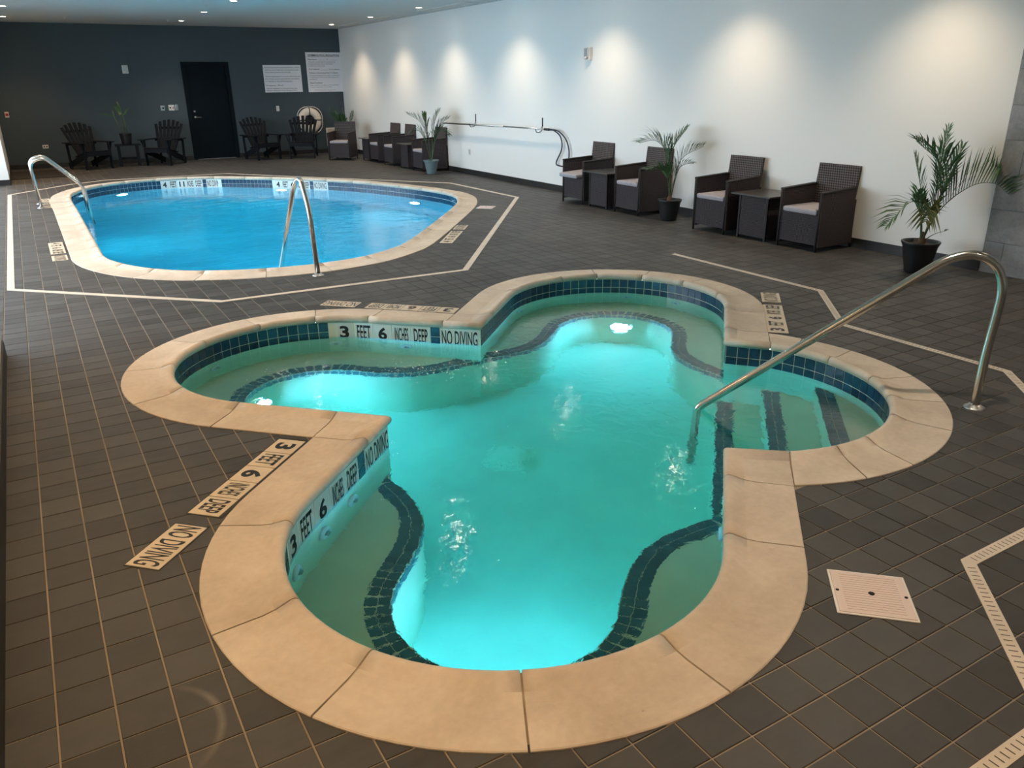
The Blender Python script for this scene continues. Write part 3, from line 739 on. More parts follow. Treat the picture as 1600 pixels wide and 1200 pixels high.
# waterline band: two rows of blue tile with white depth tiles let in
BT = 0.0765
b1 = tile_piece(0.0725, 0.0725); b1_me = b1.mesh('band_tile', 'bluetile'); mk = tile_piece(0.150, 0.150, 0.0035)
mk_me = mk.mesh('marker_tile', 'marker')
def word_on(parent, me, m, word, size, ink='ink'):
    tl = inst('marker_tile', me, parent, m); mb = MB(); s = size
    if len(word) <= 2: text_fit(mb, word, -s*0.24 if len(word) == 1 else -s*0.32, -s*0.33, s*0.48 if len(word) == 1 else s*0.64, s*0.66, None, 0.035, 0.0045)
    else: text_fit(mb, word, -s*0.37, -s*0.36, s*0.74, s*0.74, None, 0.018, 0.0045)
    mb.build('lettering', ink, tl)['label'] = 'black lettering %s' % word
    return tl
def band(parent, path, org, groups, z_top, vis_limit):
    "groups: list of (s at the right-hand end, words left to right); blue tiles everywhere else"
    occ = []
    for s0, words in groups:
        s = s0
        for ww in (['NO', 'DIVING'] if True else []): pass
        # NO DIVING on two tiles
        p, t, n = path.at(s+0.155); m = wall_frame(p, t, n, z_top-0.077, org)
        big = tile_piece(0.304, 0.150, 0.0035)
        tl = big.build('marker_tile', 'marker', parent); tl.matrix_local = m
        mb = MB(); text_fit(mb, 'NO DIVING', -0.14, -0.055, 0.28, 0.115, None, 0.014, 0.0045); mb.build('lettering', 'ink', tl)
        s += 0.31; occ.append((s0, s)); s += BT
        a = s
        for ww in reversed(words):
            p, t, n = path.at(s+0.0775)
            word_on(parent, mk_me, wall_frame(p, t, n, z_top-0.077, org), ww, 0.150)
            s += 0.155
        occ.append((a, s))
    n = int(path.L/BT); st = path.L/n; rest = MB(); cnt = 0
    fixed = [s0+0.31+BT/2 for s0, w_ in groups]
    pos = [(i+.5)*st for i in range(n)]
    pos = [q for q in pos if not any(a-0.03 < q < b_+0.03 or (a-0.03 < q+path.L < b_+0.03) for a, b_ in occ)]
    pos = [q for q in pos if not any(abs(q-f) < BT*0.98 for f in fixed)]+fixed
    for q in pos:
        p, t, nn = path.at(q); p0 = path.at(q-0.03)[0]; p1 = path.at(q+0.03)[0]
        if (p1-p0).length < 0.05: continue
        t = (p1-p0).normalized(); nn = Vector((-t.y, t.x))
        facing = nn.dot(Vector((-p.x, -p.y))) > 0
        for row in (0, 1):
            m = wall_frame(p, t, nn, z_top-0.038-BT*row, org)
            if facing and cnt < vis_limit:
                inst('band_tile', b1_me, parent, m); cnt += 1
            else: rest.add([m @ Vector(v) for v in b1.v], b1.f)
    tag(rest.build('joined_band_tiles', 'bluetile', parent), kind='stuff')  # remaining band tiles joined, same glaze as the single ones
PW = Path(wall_o)
sL = PW.s[ST0[1]]; sB = PW.s[ST0[2]]
band(tub, PW, TC, [(sL+0.004, W36), (sB+0.004, W36)], -0.022, 290)
# jets, lamps, drain
def jet(p, t, n, z, org, parent):
    mb = MB().lathe([(0.0, 0.004), (0.042, 0.004), (0.048, 0.0), (0.048, 0.012), (0.040, 0.020), (0.026, 0.020), (0.020, 0.006)], 18)
    m = wall_frame(p, t, n, z, org); mb.xf(m); o = mb.build('jet', 'sign', parent)
    e = MB().lathe([(0.0, 0.012), (0.016, 0.010), (0.016, 0.030), (0.010, 0.032), (0.009, 0.02)], 12).xf(m @ Matrix.Translation((0.004, 0.003, 0)))
    e.build('nozzle', 'steel2', o)
for px, py in [(546, 790), (508, 855), (477, 912), (530, 533), (655, 538), (315, 587), (1133, 855), (790, 500), (1000, 450), (1100, 470)]:
    wx, wy = up_(px, py, -0.27); i = PW.nearest(wx, wy); p, t, n = PW.at(PW.s[i]); jet(p, t, n, -0.30, TC, tub)
TUBL = []
for k in range(3):
    ac = LOBE[k][0]; p = Vector(lobe_pt(k, ac+0.475, 0)); dirn = (Vector(TC)-p).normalized()
    m = wall_frame(p, Vector((dirn.y, -dirn.x)), dirn, -0.80, TC)
    rim = MB().lathe([(0.095, 0.0), (0.105, 0.006), (0.10, 0.016), (0.080, 0.018), (0.078, 0.010)], 28).xf(m).build('underwater_light', 'steel2', tub)
    MB().lathe([(0.0, 0.014), (0.05, 0.013), (0.078, 0.010)], 28).xf(m).build('lens', 'uwlamp', rim)
    q = p+dirn*0.05
    add_light('tub_lamp', 'AREA', (q.x, q.y, -0.80), P_TUB*(0.66, 0.9, 0.66)[k], (0.22, 0.545, 1.0), (TC.x, TC.y, -0.95), shape='DISK', size=0.16)
dm = MB(); dcx, dcy = tub_uv(0.06, 0.46)
for q, (s0, z) in enumerate([(0.15, 0.004), (0.105, 0.022), (0.06, 0.035)]):
    dm.box((-s0, -s0, 0 if q == 0 else z-0.02), (s0, s0, z))
for q in range(11):
    x = -0.13+q*0.026; dm.box((x-0.004, -0.14, 0.004), (x+0.004, 0.14, 0.010))
dm.xf(Matrix.Rotation(pi/4, 4, 'Z')); dm.xf(Matrix.Translation((dcx-TC.x, dcy-TC.y, Z_FLOOR))); dm.build('drain_cover', 'draincover', tub)
# water
def water(name, outline_pts, z, zb, mat, label):
    mb = MB(); N = len(outline_pts); org = (0, 0)
    ngon(mb, outline_pts, z, org, True); ngon(mb, outline_pts, zb, org, False); ring_wall(mb, outline_pts, zb, z, org)
    o = mb.build(name, mat)
    bm = bmesh.new(); bm.from_mesh(o.data); bmesh.ops.remove_doubles(bm, verts=bm.verts, dist=1e-5); bmesh.ops.recalc_face_normals(bm, faces=bm.faces)
    bm.to_mesh(o.data); bm.free()
    return tag(o, label, 'water', kind='stuff')
water('tub_water', tub_outline(WALL_D-0.006), ZW, Z_FLOOR-0.05, 'tubwater', 'turquoise green lit water filling the clover shaped hot tub')

fo = MB()
for i in range(150):
    px = random.gauss(655, 38); py = random.gauss(574, 10); fx, fy = up_(px, py, ZW); rr_ = random.uniform(0.002, 0.006)
    fo.lathe([(rr_, 0.0), (rr_*0.7, rr_*0.5), (0.0, rr_*0.65)], 6, (fx, fy, ZW))
tag(fo.build('bubbles', 'plastic'), 'small white bubbles on the hot tub water by the left wall', 'bubbles', kind='stuff')
# ------------------------------------------------------------------ swimming pool
PC = Vector((3.0, 12.0))
pool = empty('swimming_pool', (PC.x, PC.y, 0), 0, 'large rounded in-ground swimming pool with cream stone coping, behind the hot tub', 'swimming pool')
NP = len(POOL_BASE); pp = Path([(p.x, p.y) for p in POOL_BASE]); nst = int(pp.L/0.62)
J = [min(range(NP), key=lambda i: abs(pp.s[i]-q*pp.L/nst)) for q in range(nst)]
coping(pool, pool_outline, J, PC)
pwall = pool_outline(WALL_D); b = MB(); ring_wall(b, pwall, -0.02, -1.55, PC); ngon(b, pwall, -1.55, PC); b.build('basin', 'pool_plaster', pool)
PP = Path(pwall)
g1 = PP.s[PP.nearest(3.19, 16.35)]; g2 = PP.s[PP.nearest(4.74, 14.75)]
band(pool, PP, PC, [(g1, W11), (g2, W4)], -0.022, 0)
ZWP = -0.168
water('pool_water', pool_outline(WALL_D-0.006), ZWP, -1.60, 'poolwater', 'bright blue lit water filling the large swimming pool')
for x, y, pw_ in [(0.55, 12.5, 1), (4.05, 15.55, 0.8), (3.9, 8.7, 1), (0.95, 8.4, 1), (5.6, 12.6, 0.8), (1.4, 16.6, 0.6)]:
    i = PP.nearest(x, y); p, t, n = PP.at(PP.s[i]); zz = -0.62 if y < 15 else -0.42
    m = wall_frame(p, t, n, zz, PC)
    rim = MB().lathe([(0.12, 0.0), (0.135, 0.006), (0.13, 0.02), (0.105, 0.022), (0.10, 0.012)], 28).xf(m).build('underwater_light', 'steel2', pool)
    MB().lathe([(0.0, 0.016), (0.06, 0.015), (0.10, 0.012)], 28).xf(m).build('lens', 'uwlamp', rim)
    q = p+n*0.06
    add_light('pool_lamp', 'AREA', (q.x, q.y, zz), P_POOL*pw_, (0.20, 0.88, 1.0), (q.x+n.x, q.y+n.y, zz-0.12), shape='DISK', size=0.2)

# ------------------------------------------------------------------ floor markers, channels, lids
mkf = tile_piece(0.1485, 0.1485, 0.0022); mkf_me = mkf.mesh('marker_tile', 'marker_floor')
border = simple('dark_marker_border', (0.02, 0.019, 0.018, 1), 0.6)
for org, d, words, label in MARK:
    d = Vector(d).normalized(); upv = Vector((-d.y, d.x)); o3 = Vector((org[0], org[1]))
    t = empty('depth_marker', (org[0], org[1], 0), atan2(d.y, d.x), label, 'depth marker', 'depth markers set in the floor')
    if words == ['NO DIVING']:
        bg = MB().box((-0.004, -0.004, 0.0), (0.313, 0.154, 0.0014)).build('bedding', border, t)
        tl = tile_piece(0.306, 0.1485, 0.0022).build('marker_tile', 'marker_floor', t, (0.1545, 0.075, 0.0012))
        mb = MB(); text_fit(mb, 'NO DIVING', -0.142, -0.054, 0.284, 0.112, None, 0.014, 0.0028); mb.build('lettering', 'ink', tl)
    else:
        L = 0.153*len(words)
        MB().box((-0.02, -0.006, 0.0), (L+0.004, 0.168, 0.0014)).build('bedding', border, t)
        for i, ww in enumerate(words):
            tl = inst('marker_tile', mkf_me, t, Matrix.Translation((0.153*(i+.5), 0.075, 0.0012))); mb = MB(); s = 0.1485
            if len(ww) <= 2: text_fit(mb, ww, -s*0.24 if len(ww) == 1 else -s*0.32, -s*0.34, s*0.48 if len(ww) == 1 else s*0.64, s*0.68, None, 0.035, 0.0028)
            else: text_fit(mb, ww, -s*0.37, -s*0.34, s*0.74, s*0.70, None, 0.018, 0.0028)
            mb.build('lettering', 'ink', tl)
def channel(pts, closed, label, wid=0.05, slots_near=6.5):
    t = empty('drain_channel', (pts[0][0], pts[0][1], 0), 0, label, 'drain'); ox, oy = pts[0]
    n = len(pts) if closed else len(pts)-1; sl = MB()
    for i in range(n):
        a = Vector(pts[i]); b_ = Vector(pts[(i+1) % len(pts)]); d = (b_-a); L = d.length; d.normalize(); nn = Vector((-d.y, d.x)); h = wid/2
        def mit(j, other):
            "mitre at vertex j"
            p = Vector(pts[j % len(pts)])
            if not closed and (j == 0 or j == len(pts)-1): return nn*h
            d0 = (p-Vector(pts[(j-1) % len(pts)])).normalized(); d1 = (Vector(pts[(j+1) % len(pts)])-p).normalized()
            n0 = Vector((-d0.y, d0.x)); n1 = Vector((-d1.y, d1.x)); b2 = (n0+n1).normalized(); return b2*(h/max(0.3, b2.dot(nn)))
        ma = mit(i, 0); mb_ = mit(i+1, 1); mb = MB(); q = []
        for p, mm in ((a, ma), (b_, mb_)):
            for sgn in (-1, 1): q.append((p.x+mm.x*sgn-ox, p.y+mm.y*sgn-oy))
        A0, A1, B0, B1 = q
        vs = [(*A0, 0), (*B0, 0), (*B1, 0), (*A1, 0), (*A0, 0.0032), (*B0, 0.0032), (*B1, 0.0032), (*A1, 0.0032)]
        mb.add(vs, [(4, 5, 6, 7), (0, 1, 5, 4), (1, 2, 6, 5), (2, 3, 7, 6), (3, 0, 4, 7)]); mb.build('channel_segment', 'channel', t)
        k = 0; s = 0.04
        while s < L-0.03:
            p = a+d*s
            if p.y < slots_near:
                c = [(p-d*0.0022-nn*h*0.55), (p+d*0.0022-nn*h*0.55), (p+d*0.0022+nn*h*0.55), (p-d*0.0022+nn*h*0.55)]
                sl.add([(v.x-ox, v.y-oy, 0.0036) for v in c], [(0, 1, 2, 3)])
            s += 0.026
    if sl.v: tag(sl.build('drain_slots', 'slot', t), kind='stuff')
channel(CHAN['tub'], False, 'cream slotted drain channel zigzagging over the floor right of the hot tub')
channel(CHAN['pool'], True, 'cream drain channel framing the large swimming pool', 0.06, 0)
for (cx, cy), d, sz in LIDS:
    near = cy < 5
    t = empty('skimmer_lid', (cx, cy, 0), atan2(d[1], d[0]),
              'square white skimmer lid with a centre hole, on the floor right of the hot tub' if near else 'small white skimmer lid on the floor right of the swimming pool', 'skimmer lid', 'skimmer lids')
    h = sz/2
    MB().cbox((-h, -h, 0), (h, h, 0.005), 0.002).build('lid_frame', 'plastic', t)
    pl = MB().cbox((-h+0.008, -h+0.008, 0.003), (h-0.008, h-0.008, 0.0075), 0.0015)
    for q in range(16):
        yy = -h*0.78+q*h*1.56/15; pl.box((-h*0.72, yy-0.0014, 0.007), (h*0.72, yy+0.0014, 0.0086))
    pl.build('lid_plate', 'lid', t)
    for xx, r in ((0, 0.011), (-h*0.86, 0.006), (h*0.86, 0.006)):
        MB().lathe([(0, 0.0090), (r, 0.0090), (r, 0.007)], 12, (xx, 0, 0)).build('hole' if r > 0.01 else 'screw', 'hole', t)
MB().box((-0.30, 18.6, 0.0005), (0.76, 20.3, 0.010)).build('floor_mat', 'mat')
tag(bpy.data.objects['floor_mat'], 'dark floor mat left of the leftmost black slatted chair', 'mat')

# ------------------------------------------------------------------ handrails
def bend(pts, r=0.12, n=8):
    P = [Vector(p) for p in pts]; o = [P[0]]
    for i in range(1, len(P)-1):
        a = (P[i-1]-P[i]); b_ = (P[i+1]-P[i]); ra = min(r, a.length*0.49, b_.length*0.49); a.normalize(); b_.normalize()
        A = P[i]+a*ra; B = P[i]+b_*ra
        for k in range(n+1):
            t = k/n; o.append(A*(1-t)**2+P[i]*2*t*(1-t)+B*t*t)
    o.append(P[-1]); return o
def rail(base, dirn, prof, r, label, bendr, group=None, flange=0.055):
    t = empty('handrail', (base[0], base[1], 0), atan2(dirn[1], dirn[0]), label, 'handrail', group)
    MB().tube(bend([(a, 0, z) for a, z in prof], bendr, 10), r, 16).build('rail_tube', 'steel', t)
    MB().lathe([(r, 0.022), (r+0.008, 0.020), (flange-0.01, 0.008), (flange, 0.004), (flange, 0.0)], 24).build('floor_flange', 'steel2', t)
    return t
BIG = [(p.x, p.z) for p in (lambda P: P)([Vector((a, 0, z)) for a, z in [(0, 0), (0, 0.30), (-0.012, 0.56), (-0.006, 0.69), (0.045, 0.79), (0.15, 0.838), (0.272, 0.806), (0.40, 0.712)]])]
def smooth2(P, n=5):
    return [(v.x, v.y) for v in cat_open([Vector(p) for p in P], n)]
rail((4.21, 2.14), (-R45, R45), smooth2(BIG)[:-1]+[(0.40, 0.712), (1.475, -0.135), (1.49, -0.95)], 0.0235,
     'long polished steel handrail slanting down into the hot tub steps', 0.05)
rail((2.18, 7.27), (-0.20, 0.98), [(0, 0), (0.05, 0.60), (0.16, 0.90), (0.30, 0.80), (0.80, -0.13), (0.83, -0.7)], 0.0235,
     'steel handrail arching over the near edge of the swimming pool', 0.10)
for y, lab in ((13.9, 'steel grab rail at the left side of the swimming pool, the nearer of the two'), (14.42, 'steel grab rail at the left side of the swimming pool, the farther of the two')):
    rail((0.08, y), (1, -0.08), [(0, 0), (-0.03, 0.66), (0.16, 0.73), (0.62, 0.27), (0.66, -0.95)], 0.0235, lab, 0.12, 'pair of ladder rails')

# ------------------------------------------------------------------ wicker furniture
def make_chair():
    t = empty('wicker_armchair', (0, 0, 0)); w, d = 0.25, 0.27
    for s in (-1, 1):
        mb = MB(); x0, x1 = (s*w-0.022, s*w+0.022)
        mb.add([(x0, -d, 0.05), (x1, -d, 0.05), (x1, d, 0.05), (x0, d, 0.05), (x0, -d, 0.595), (x1, -d, 0.595), (x1, d-0.04, 0.62), (x0, d-0.04, 0.62)],
               [(3,2,1,0),(4,5,6,7),(0,1,5,4),(1,2,6,5),(2,3,7,6),(3,0,4,7)]); mb.build('side_panel', 'wicker', t)
        ar = MB().board((s*w, -d-0.004, 0.600), (s*w, d-0.03, 0.625), 0.056, 0.022, (1, 0, 0), 0.006); ar.build('armrest', 'wframe', t)
        for y in (-d, d):
            MB().tube([(s*w, y, 0), (s*w, y, 0.60 if y < 0 else 0.5)], 0.012, 8).build('leg', 'wframe', t)
    MB().box((-w+0.022, -d+0.004, 0.07), (w-0.022, -d+0.03, 0.375)).build('front_panel', 'wicker', t)
    MB().box((-w+0.022, -d+0.03, 0.34), (w-0.022, d-0.05, 0.372)).build('seat', 'wframe', t)
    bk = MB(); bk.add([(-w, d-0.06, 0.34), (w, d-0.06, 0.34), (w, d-0.02, 0.34), (-w, d-0.02, 0.34), (-w-0.004, d, 0.84), (w+0.004, d, 0.84), (w+0.004, d+0.035, 0.835), (-w-0.004, d+0.035, 0.835)],
               [(3,2,1,0),(4,5,6,7),(0,1,5,4),(1,2,6,5),(2,3,7,6),(3,0,4,7)]); bk.build('backrest', 'wicker_b', t)
    MB().box((-w+0.022, d-0.03, 0.05), (w-0.022, d-0.005, 0.36)).build('rear_panel', 'wicker', t)
    MB().cbox((-w+0.03, -d-0.012, 0.374), (w-0.03, d-0.075, 0.43), 0.018).build('seat_cushion', 'cushion', t)
    return t
def make_table():
    t = empty('wicker_side_table', (0, 0, 0)); h = 0.20
    for sx in (-1, 1):
        for sy in (-1, 1): MB().box((sx*h-0.012, sy*h-0.012, 0), (sx*h+0.012, sy*h+0.012, 0.478)).build('leg', 'wframe', t)
    MB().box((-h+0.012, -h-0.004, 0.03), (h-0.012, -h+0.012, 0.478)).build('front_panel', 'wicker', t)
    MB().box((-h+0.012, h-0.012, 0.03), (h-0.012, h+0.004, 0.478)).build('rear_panel', 'wicker', t)
    for s in (-1, 1): MB().box((s*h-0.008, -h+0.012, 0.03), (s*h+0.008, h-0.012, 0.478)).build('side_panel', 'wicker', t)
    MB().cbox((-0.285, -0.275, 0.478), (0.285, 0.275, 0.496), 0.004).build('table_top', 'tabletop', t)
    return t
c0 = make_chair(); first = True
CH = [(7.13, 5.64, -90, 'dark wicker armchair nearest the camera, next to the right-hand black pot palm'),
      (7.08, 6.90, -90, 'dark wicker armchair second nearest the camera, left of the near wicker table'),
      (7.13, 8.51, -90, 'dark wicker armchair half hidden behind the middle black pot palm'),
      (7.14, 9.78, -90, 'dark wicker armchair with its cushion pushed forward, below the hanging hose'),
      (7.13, 15.25, -90, 'dark wicker armchair behind the blue grey pot palm'),
      (7.13, 16.78, -90, 'dark wicker armchair second behind the blue grey pot palm, between two side tables'),
      (7.13, 17.62, -90, 'dark wicker armchair at far end of the white wall beside the last side table'),
      (6.57, 18.89, -38, 'dark wicker armchair in the far corner, turned to face the pool')]
for x, y, rz, lab in CH:
    o = c0 if first else copy_tree(c0); first = False
    o.location = (x, y, 0); o.rotation_euler = (0, 0, radians(rz)); tag(o, lab, 'chair', 'dark wicker armchairs along the white wall')
    if 9 < y < 10:
        for ch in o.children:
            if ch.name.startswith('seat_cushion'): ch.location = (0, -0.07, 0.012); ch.rotation_euler = (radians(3), 0, 0)
t0 = make_table(); first = True
for x, y, lab in [(7.09, 6.30, 'dark wicker side table between the two armchairs nearest the camera'), (7.09, 9.18, 'dark wicker side table left of the chair with the middle palm'),
                  (7.09, 15.98, 'dark wicker side table beside the chair behind the blue grey pot palm'), (7.10, 18.22, 'dark wicker side table in the far corner of the white wall')]:
    o = t0 if first else copy_tree(t0); first = False
    o.location = (x, y, 0); o.rotation_euler = (0, 0, radians(-90)); tag(o, lab, 'table', 'dark wicker side tables along the white wall')

# ------------------------------------------------------------------ black slatted garden chairs
def make_adirondack():
    t = empty('slatted_garden_chair', (0, 0, 0))
    for i in range(7):
        f = (i-3)/3; a = radians(13)*f; top = 0.74-0.10*f*f
        b0 = Vector((f*0.17, 0.10, 0.27)); b1 = b0+Vector((sin(a)*top, 0.30*top/0.74, top*0.93))
        MB().board(b0, b1, 0.066, 0.018, (1, 0, 0)).build('back_slat', 'blackwood', t)
    for i in range(5):
        f = i/4; y = -0.31+0.40*f; z = 0.375-0.10*f
        MB().board((-0.27, y, z), (0.27, y, z), 0.085, 0.018, (0, 1, -0.25)).build('seat_slat', 'blackwood', t)
    MB().board((-0.27, -0.345, 0.325), (0.27, -0.345, 0.325), 0.085, 0.02, (0, 0, 1)).build('front_apron', 'blackwood', t)
    for s in (-1, 1):
        MB().board((s*0.285, -0.30, 0), (s*0.285, -0.30, 0.545), 0.085, 0.024, (0, 1, 0)).build('front_leg', 'blackwood', t)
        MB().board((s*0.258, -0.33, 0.32), (s*0.258, 0.44, 0.06), 0.12, 0.022, (0, 0, 1)).build('side_rail', 'blackwood', t)
        MB().board((s*0.285, 0.30, 0), (s*0.285, 0.34, 0.53), 0.07, 0.024, (0, 1, 0)).build('rear_leg', 'blackwood', t)
        MB().board((s*0.325, -0.38, 0.558), (s*0.31, 0.36, 0.552), 0.125, 0.022, (1, 0, 0), 0.006).build('armrest', 'blackwood', t)
        MB().board((s*0.305, -0.30, 0.40), (s*0.345, -0.30, 0.545), 0.05, 0.02, (0, 1, 0)).build('arm_bracket', 'blackwood', t)
    MB().board((-0.33, 0.245, 0.53), (0.33, 0.245, 0.53), 0.06, 0.022, (0, 0, 1)).build('lower_back_rail', 'blackwood', t)
    MB().board((-0.27, 0.375, 0.78), (0.27, 0.375, 0.78), 0.05, 0.022, (0, 0, 1)).build('upper_back_rail', 'blackwood', t)
    return t
a0 = make_adirondack(); first = True
for x, y, rz, lab in [(1.25, 20.12, 26, 'black slatted garden chair leftmost at the end wall, left of the small black table'),
                      (2.78, 20.15, -38, 'black slatted garden chair between the small black table and the door'),
                      (4.98, 20.10, 14, 'black slatted garden chair just right of the door'),
                      (5.94, 19.95, -24, 'black slatted garden chair in front of the white life ring')]:
    o = a0 if first else copy_tree(a0); first = False
    o.location = (x, y, 0); o.rotation_euler = (0, 0, radians(rz)); tag(o, lab, 'chair', 'black slatted garden chairs at the end wall')
st = empty('side_table', (2.05, 20.35, 0), radians(-4), 'small black slatted side table with potted plant at the end wall', 'table')
for sx in (-1, 1):
    for sy in (-1, 1): MB().box((sx*0.19-0.028, sy*0.17-0.018, 0), (sx*0.19+0.028, sy*0.17+0.018, 0.44)).build('leg', 'blackwood', st)
for i in range(5): MB().cbox((-0.26, -0.23+i*0.094, 0.44), (0.26, -0.23+i*0.094+0.084, 0.458), 0.003).build('top_slat', 'blackwood', st)
for sx in (-1, 1): MB().box((sx*0.19-0.012, -0.15, 0.36), (sx*0.19+0.012, 0.15, 0.44)).build('rail', 'blackwood', st)
MB().box((-0.16, -0.012, 0.14), (0.16, 0.012, 0.19)).build('stretcher', 'blackwood', st)

# ------------------------------------------------------------------ potted palms
def pot(parent, h, rt, rb, mat, rim=0.02, soil=True):
    MB().lathe([(0.0, 0.0), (rb*0.96, 0.0), (rb, 0.01), (rb+(rt-rb)*0.55, h*0.5), (rt*0.96, h-0.05), (rt*0.97, h-0.045), (rt+rim*0.6, h-0.012), (rt+rim*0.6, h),
                (rt-0.004, h), (rt-0.010, h-0.02), (rt-0.02, h-0.045), (0.0, h-0.040)], 32).build('pot', mat, parent)
    MB().lathe([(0.0, h-0.026), (rt*0.5, h-0.03), (rt-0.015, h-0.036)], 24).build('soil', 'soil', parent)
def frond(parent, pts, leaf_len, n=22, mat='leaf', start=0.30, droop=0.35, wid=0.017, stem_r=0.006, sides=(1, -1), lift=0.3):
    P = cat_open3([Vector(p) for p in pts], 6); L = [0.0]; wl = ROOM_X1-0.03-parent.location.x
    P = [Vector((min(q.x, wl), q.y, q.z)) for q in P]
    for i in range(1, len(P)): L.append(L[-1]+(P[i]-P[i-1]).length)
    T = L[-1]
    def at(q):
        for i in range(1, len(P)):
            if L[i] >= q: f = (q-L[i-1])/max(1e-9, L[i]-L[i-1]); return P[i-1].lerp(P[i], f), (P[i]-P[i-1]).normalized()
        return P[-1], (P[-1]-P[-2]).normalized()
    fr = MB(); st_ = MB(); N = len(P)
    st_.tube(P, [stem_r*(1-0.8*i/(N-1)) for i in range(N)], 6)
    o = st_.build('frond', 'stem', parent)
    for i in range(n):
        f = start+(1-start)*(i+0.3)/n; p, t = at(f*T); up = Vector((0, 0, 1)); sd = t.cross(up)
        if sd.length < 0.2: sd = Vector((0.86, -0.51, 0)).cross(t)
        sd.normalize(); nu = sd.cross(t).normalized()
        env = sin(pi*min(1, max(0.10, (i+1)/(n+1)))**0.75)*0.75+0.30
        for s in sides:
            ll = leaf_len*1.45*env*random.uniform(0.85, 1.1)
            fa = 0.55+0.5*(i/n)
            d = (sd*s*0.62+t*fa+nu*lift*0.5+Vector((0, 0, lift))+Vector((random.uniform(-.12, .12), random.uniform(-.12, .12), random.uniform(-.1, .1)))).normalized()
            a = p; m1 = p+d*ll*0.5+Vector((0, 0, 0.02*ll)); e = p+d*ll+Vector((0, 0, -droop*ll*0.5)); wv = d.cross(nu).normalized()*wid/2
            w1 = wv*random.uniform(0.9, 1.2)
            fr.add([a-w1*0.4, a+w1*0.4, m1+w1, m1-w1, e], [(0, 1, 2, 3), (3, 2, 4)])
    lim = ROOM_X1-0.012-parent.location.x
    fr.v = [(min(v[0], lim-0.02*max(0.0, min(1.0, (v[0]-lim)*3))), v[1], max(v[2], 0.02)) for v in fr.v]
    fr.build('leaflets', mat, o)
def cat_open3(P, n):
    Q = [P[0]*2-P[1]]+P+[P[-1]*2-P[-2]]; o = []
    for i in range(1, len(Q)-2):
        p0, p1, p2, p3 = Q[i-1:i+3]
        for j in range(n):
            t = j/n; o.append(0.5*((2*p1)+(p2-p0)*t+(2*p0-5*p1+4*p2-p3)*t*t+(-p0+3*p1-3*p2+p3)*t**3))
    o.append(P[-1]); return o
LAT = Vector((0.86, -0.51, 0)); DEP = Vector((0.51, 0.86, 0))
def P3(base_px, scale, pts, z0, dep=0.0):
    "pixel-measured frond shape -> metres in the plant's own frame"
    o = []
    for i, (x, y) in enumerate(pts):
        lx = (x-base_px[0])/scale; lz = z0+(base_px[1]-y)/scale*1.06; dd = dep*(i/(len(pts)-1))
        o.append(LAT*lx+DEP*dd+Vector((0, 0, lz)))
    return o
p1 = empty('potted_palm', (6.93, 4.30, 0), 0, 'potted palm in a black pot, nearest the camera beside the slate wall', 'potted plant', 'potted palms')
pot(p1, 0.285, 0.155, 0.105, 'blackpot')
B = (1437, 380); S = 163
for pts, ll, n, kw in [
    ([(1437,380),(1449,335),(1449,290),(1436,268),(1397,241)], 0.26, 24, dict(dep=-0.10, start=0.42)),
    ([(1438,380),(1452,340),(1480,310),(1515,297),(1568,312)], 0.26, 26, dict(dep=-0.05, start=0.35, lift=0.9, droop=0.1)),
    ([(1437,380),(1441,345),(1425,325),(1400,322),(1370,352)], 0.17, 20, dict(dep=-0.15, start=0.45)),
    ([(1436,380),(1432,340),(1428,310),(1411,262)], 0.20, 18, dict(dep=0.06, start=0.35)),
    ([(1437,380),(1438,350),(1430,328),(1420,345)], 0.17, 16, dict(dep=-0.22, start=0.45, mat='leaf2', droop=0.9)),
    ([(1438,380),(1450,330),(1464,290),(1477,250)], 0.20, 22, dict(dep=0.04, start=0.30)),
    ([(1438,380),(1447,335),(1446,280),(1450,225)], 0.17, 20, dict(dep=0.02, start=0.45, lift=0.0)),
    ([(1436,380),(1432,355),(1418,320),(1412,308)], 0.16, 14, dict(dep=-0.08, start=0.4)),
    ([(1438,380),(1446,372),(1455,366),(1468,362)], 0.03, 2, dict(dep=-0.05, start=0.9))]:
    dep = kw.pop('dep'); frond(p1, P3(B, S, pts, 0.27, dep), ll, n, **kw)
MB().lathe([(0.03, 0.24), (0.034, 0.29), (0.02, 0.33), (0.008, 0.37)], 10, (0.01, 0, 0)).build('trunk_base', 'trunk', p1)
p2 = empty('potted_palm', (6.99, 7.80, 0), 0, 'potted palm in a black pot between the second and third wicker armchairs', 'potted plant', 'potted palms')
pot(p2, 0.265, 0.145, 0.10, 'blackpot')
B = (1050, 313); S = 122
for pts, ll, n, kw in [
    ([(1050,313),(1047,280),(1040,245),(1022,228),(997,231)], 0.24, 24, dict(dep=-0.08, start=0.42)),
    ([(1050,313),(1050,270),(1052,240),(1072,212)], 0.20, 20, dict(dep=0.06, start=0.4)),
    ([(1051,313),(1058,270),(1068,250),(1096,237)], 0.20, 22, dict(dep=-0.05, start=0.35, lift=0.5)),
    ([(1050,313),(1044,285),(1034,268),(1008,268)], 0.17, 18, dict(dep=-0.2, start=0.45)),
    ([(1051,313),(1060,272),(1070,262),(1084,261)], 0.12, 12, dict(dep=0.0, start=0.5)),
    ([(1050,313),(1049,280),(1046,250),(1048,222)], 0.15, 16, dict(dep=-0.05, start=0.45))]:
    dep = kw.pop('dep'); kw['wid'] = 0.022; frond(p2, P3(B, S, pts, 0.25, dep), ll, n, **kw)
MB().lathe([(0.03, 0.22), (0.034, 0.27), (0.02, 0.31), (0.008, 0.35)], 10).build('trunk_base', 'trunk', p2)
p3 = empty('potted_palm', (6.86, 14.62, 0), 0, 'potted palm in a blue grey pot by the far wicker chairs', 'potted plant', 'potted palms')
pot(p3, 0.265, 0.135, 0.09, 'bluepot', 0.03)
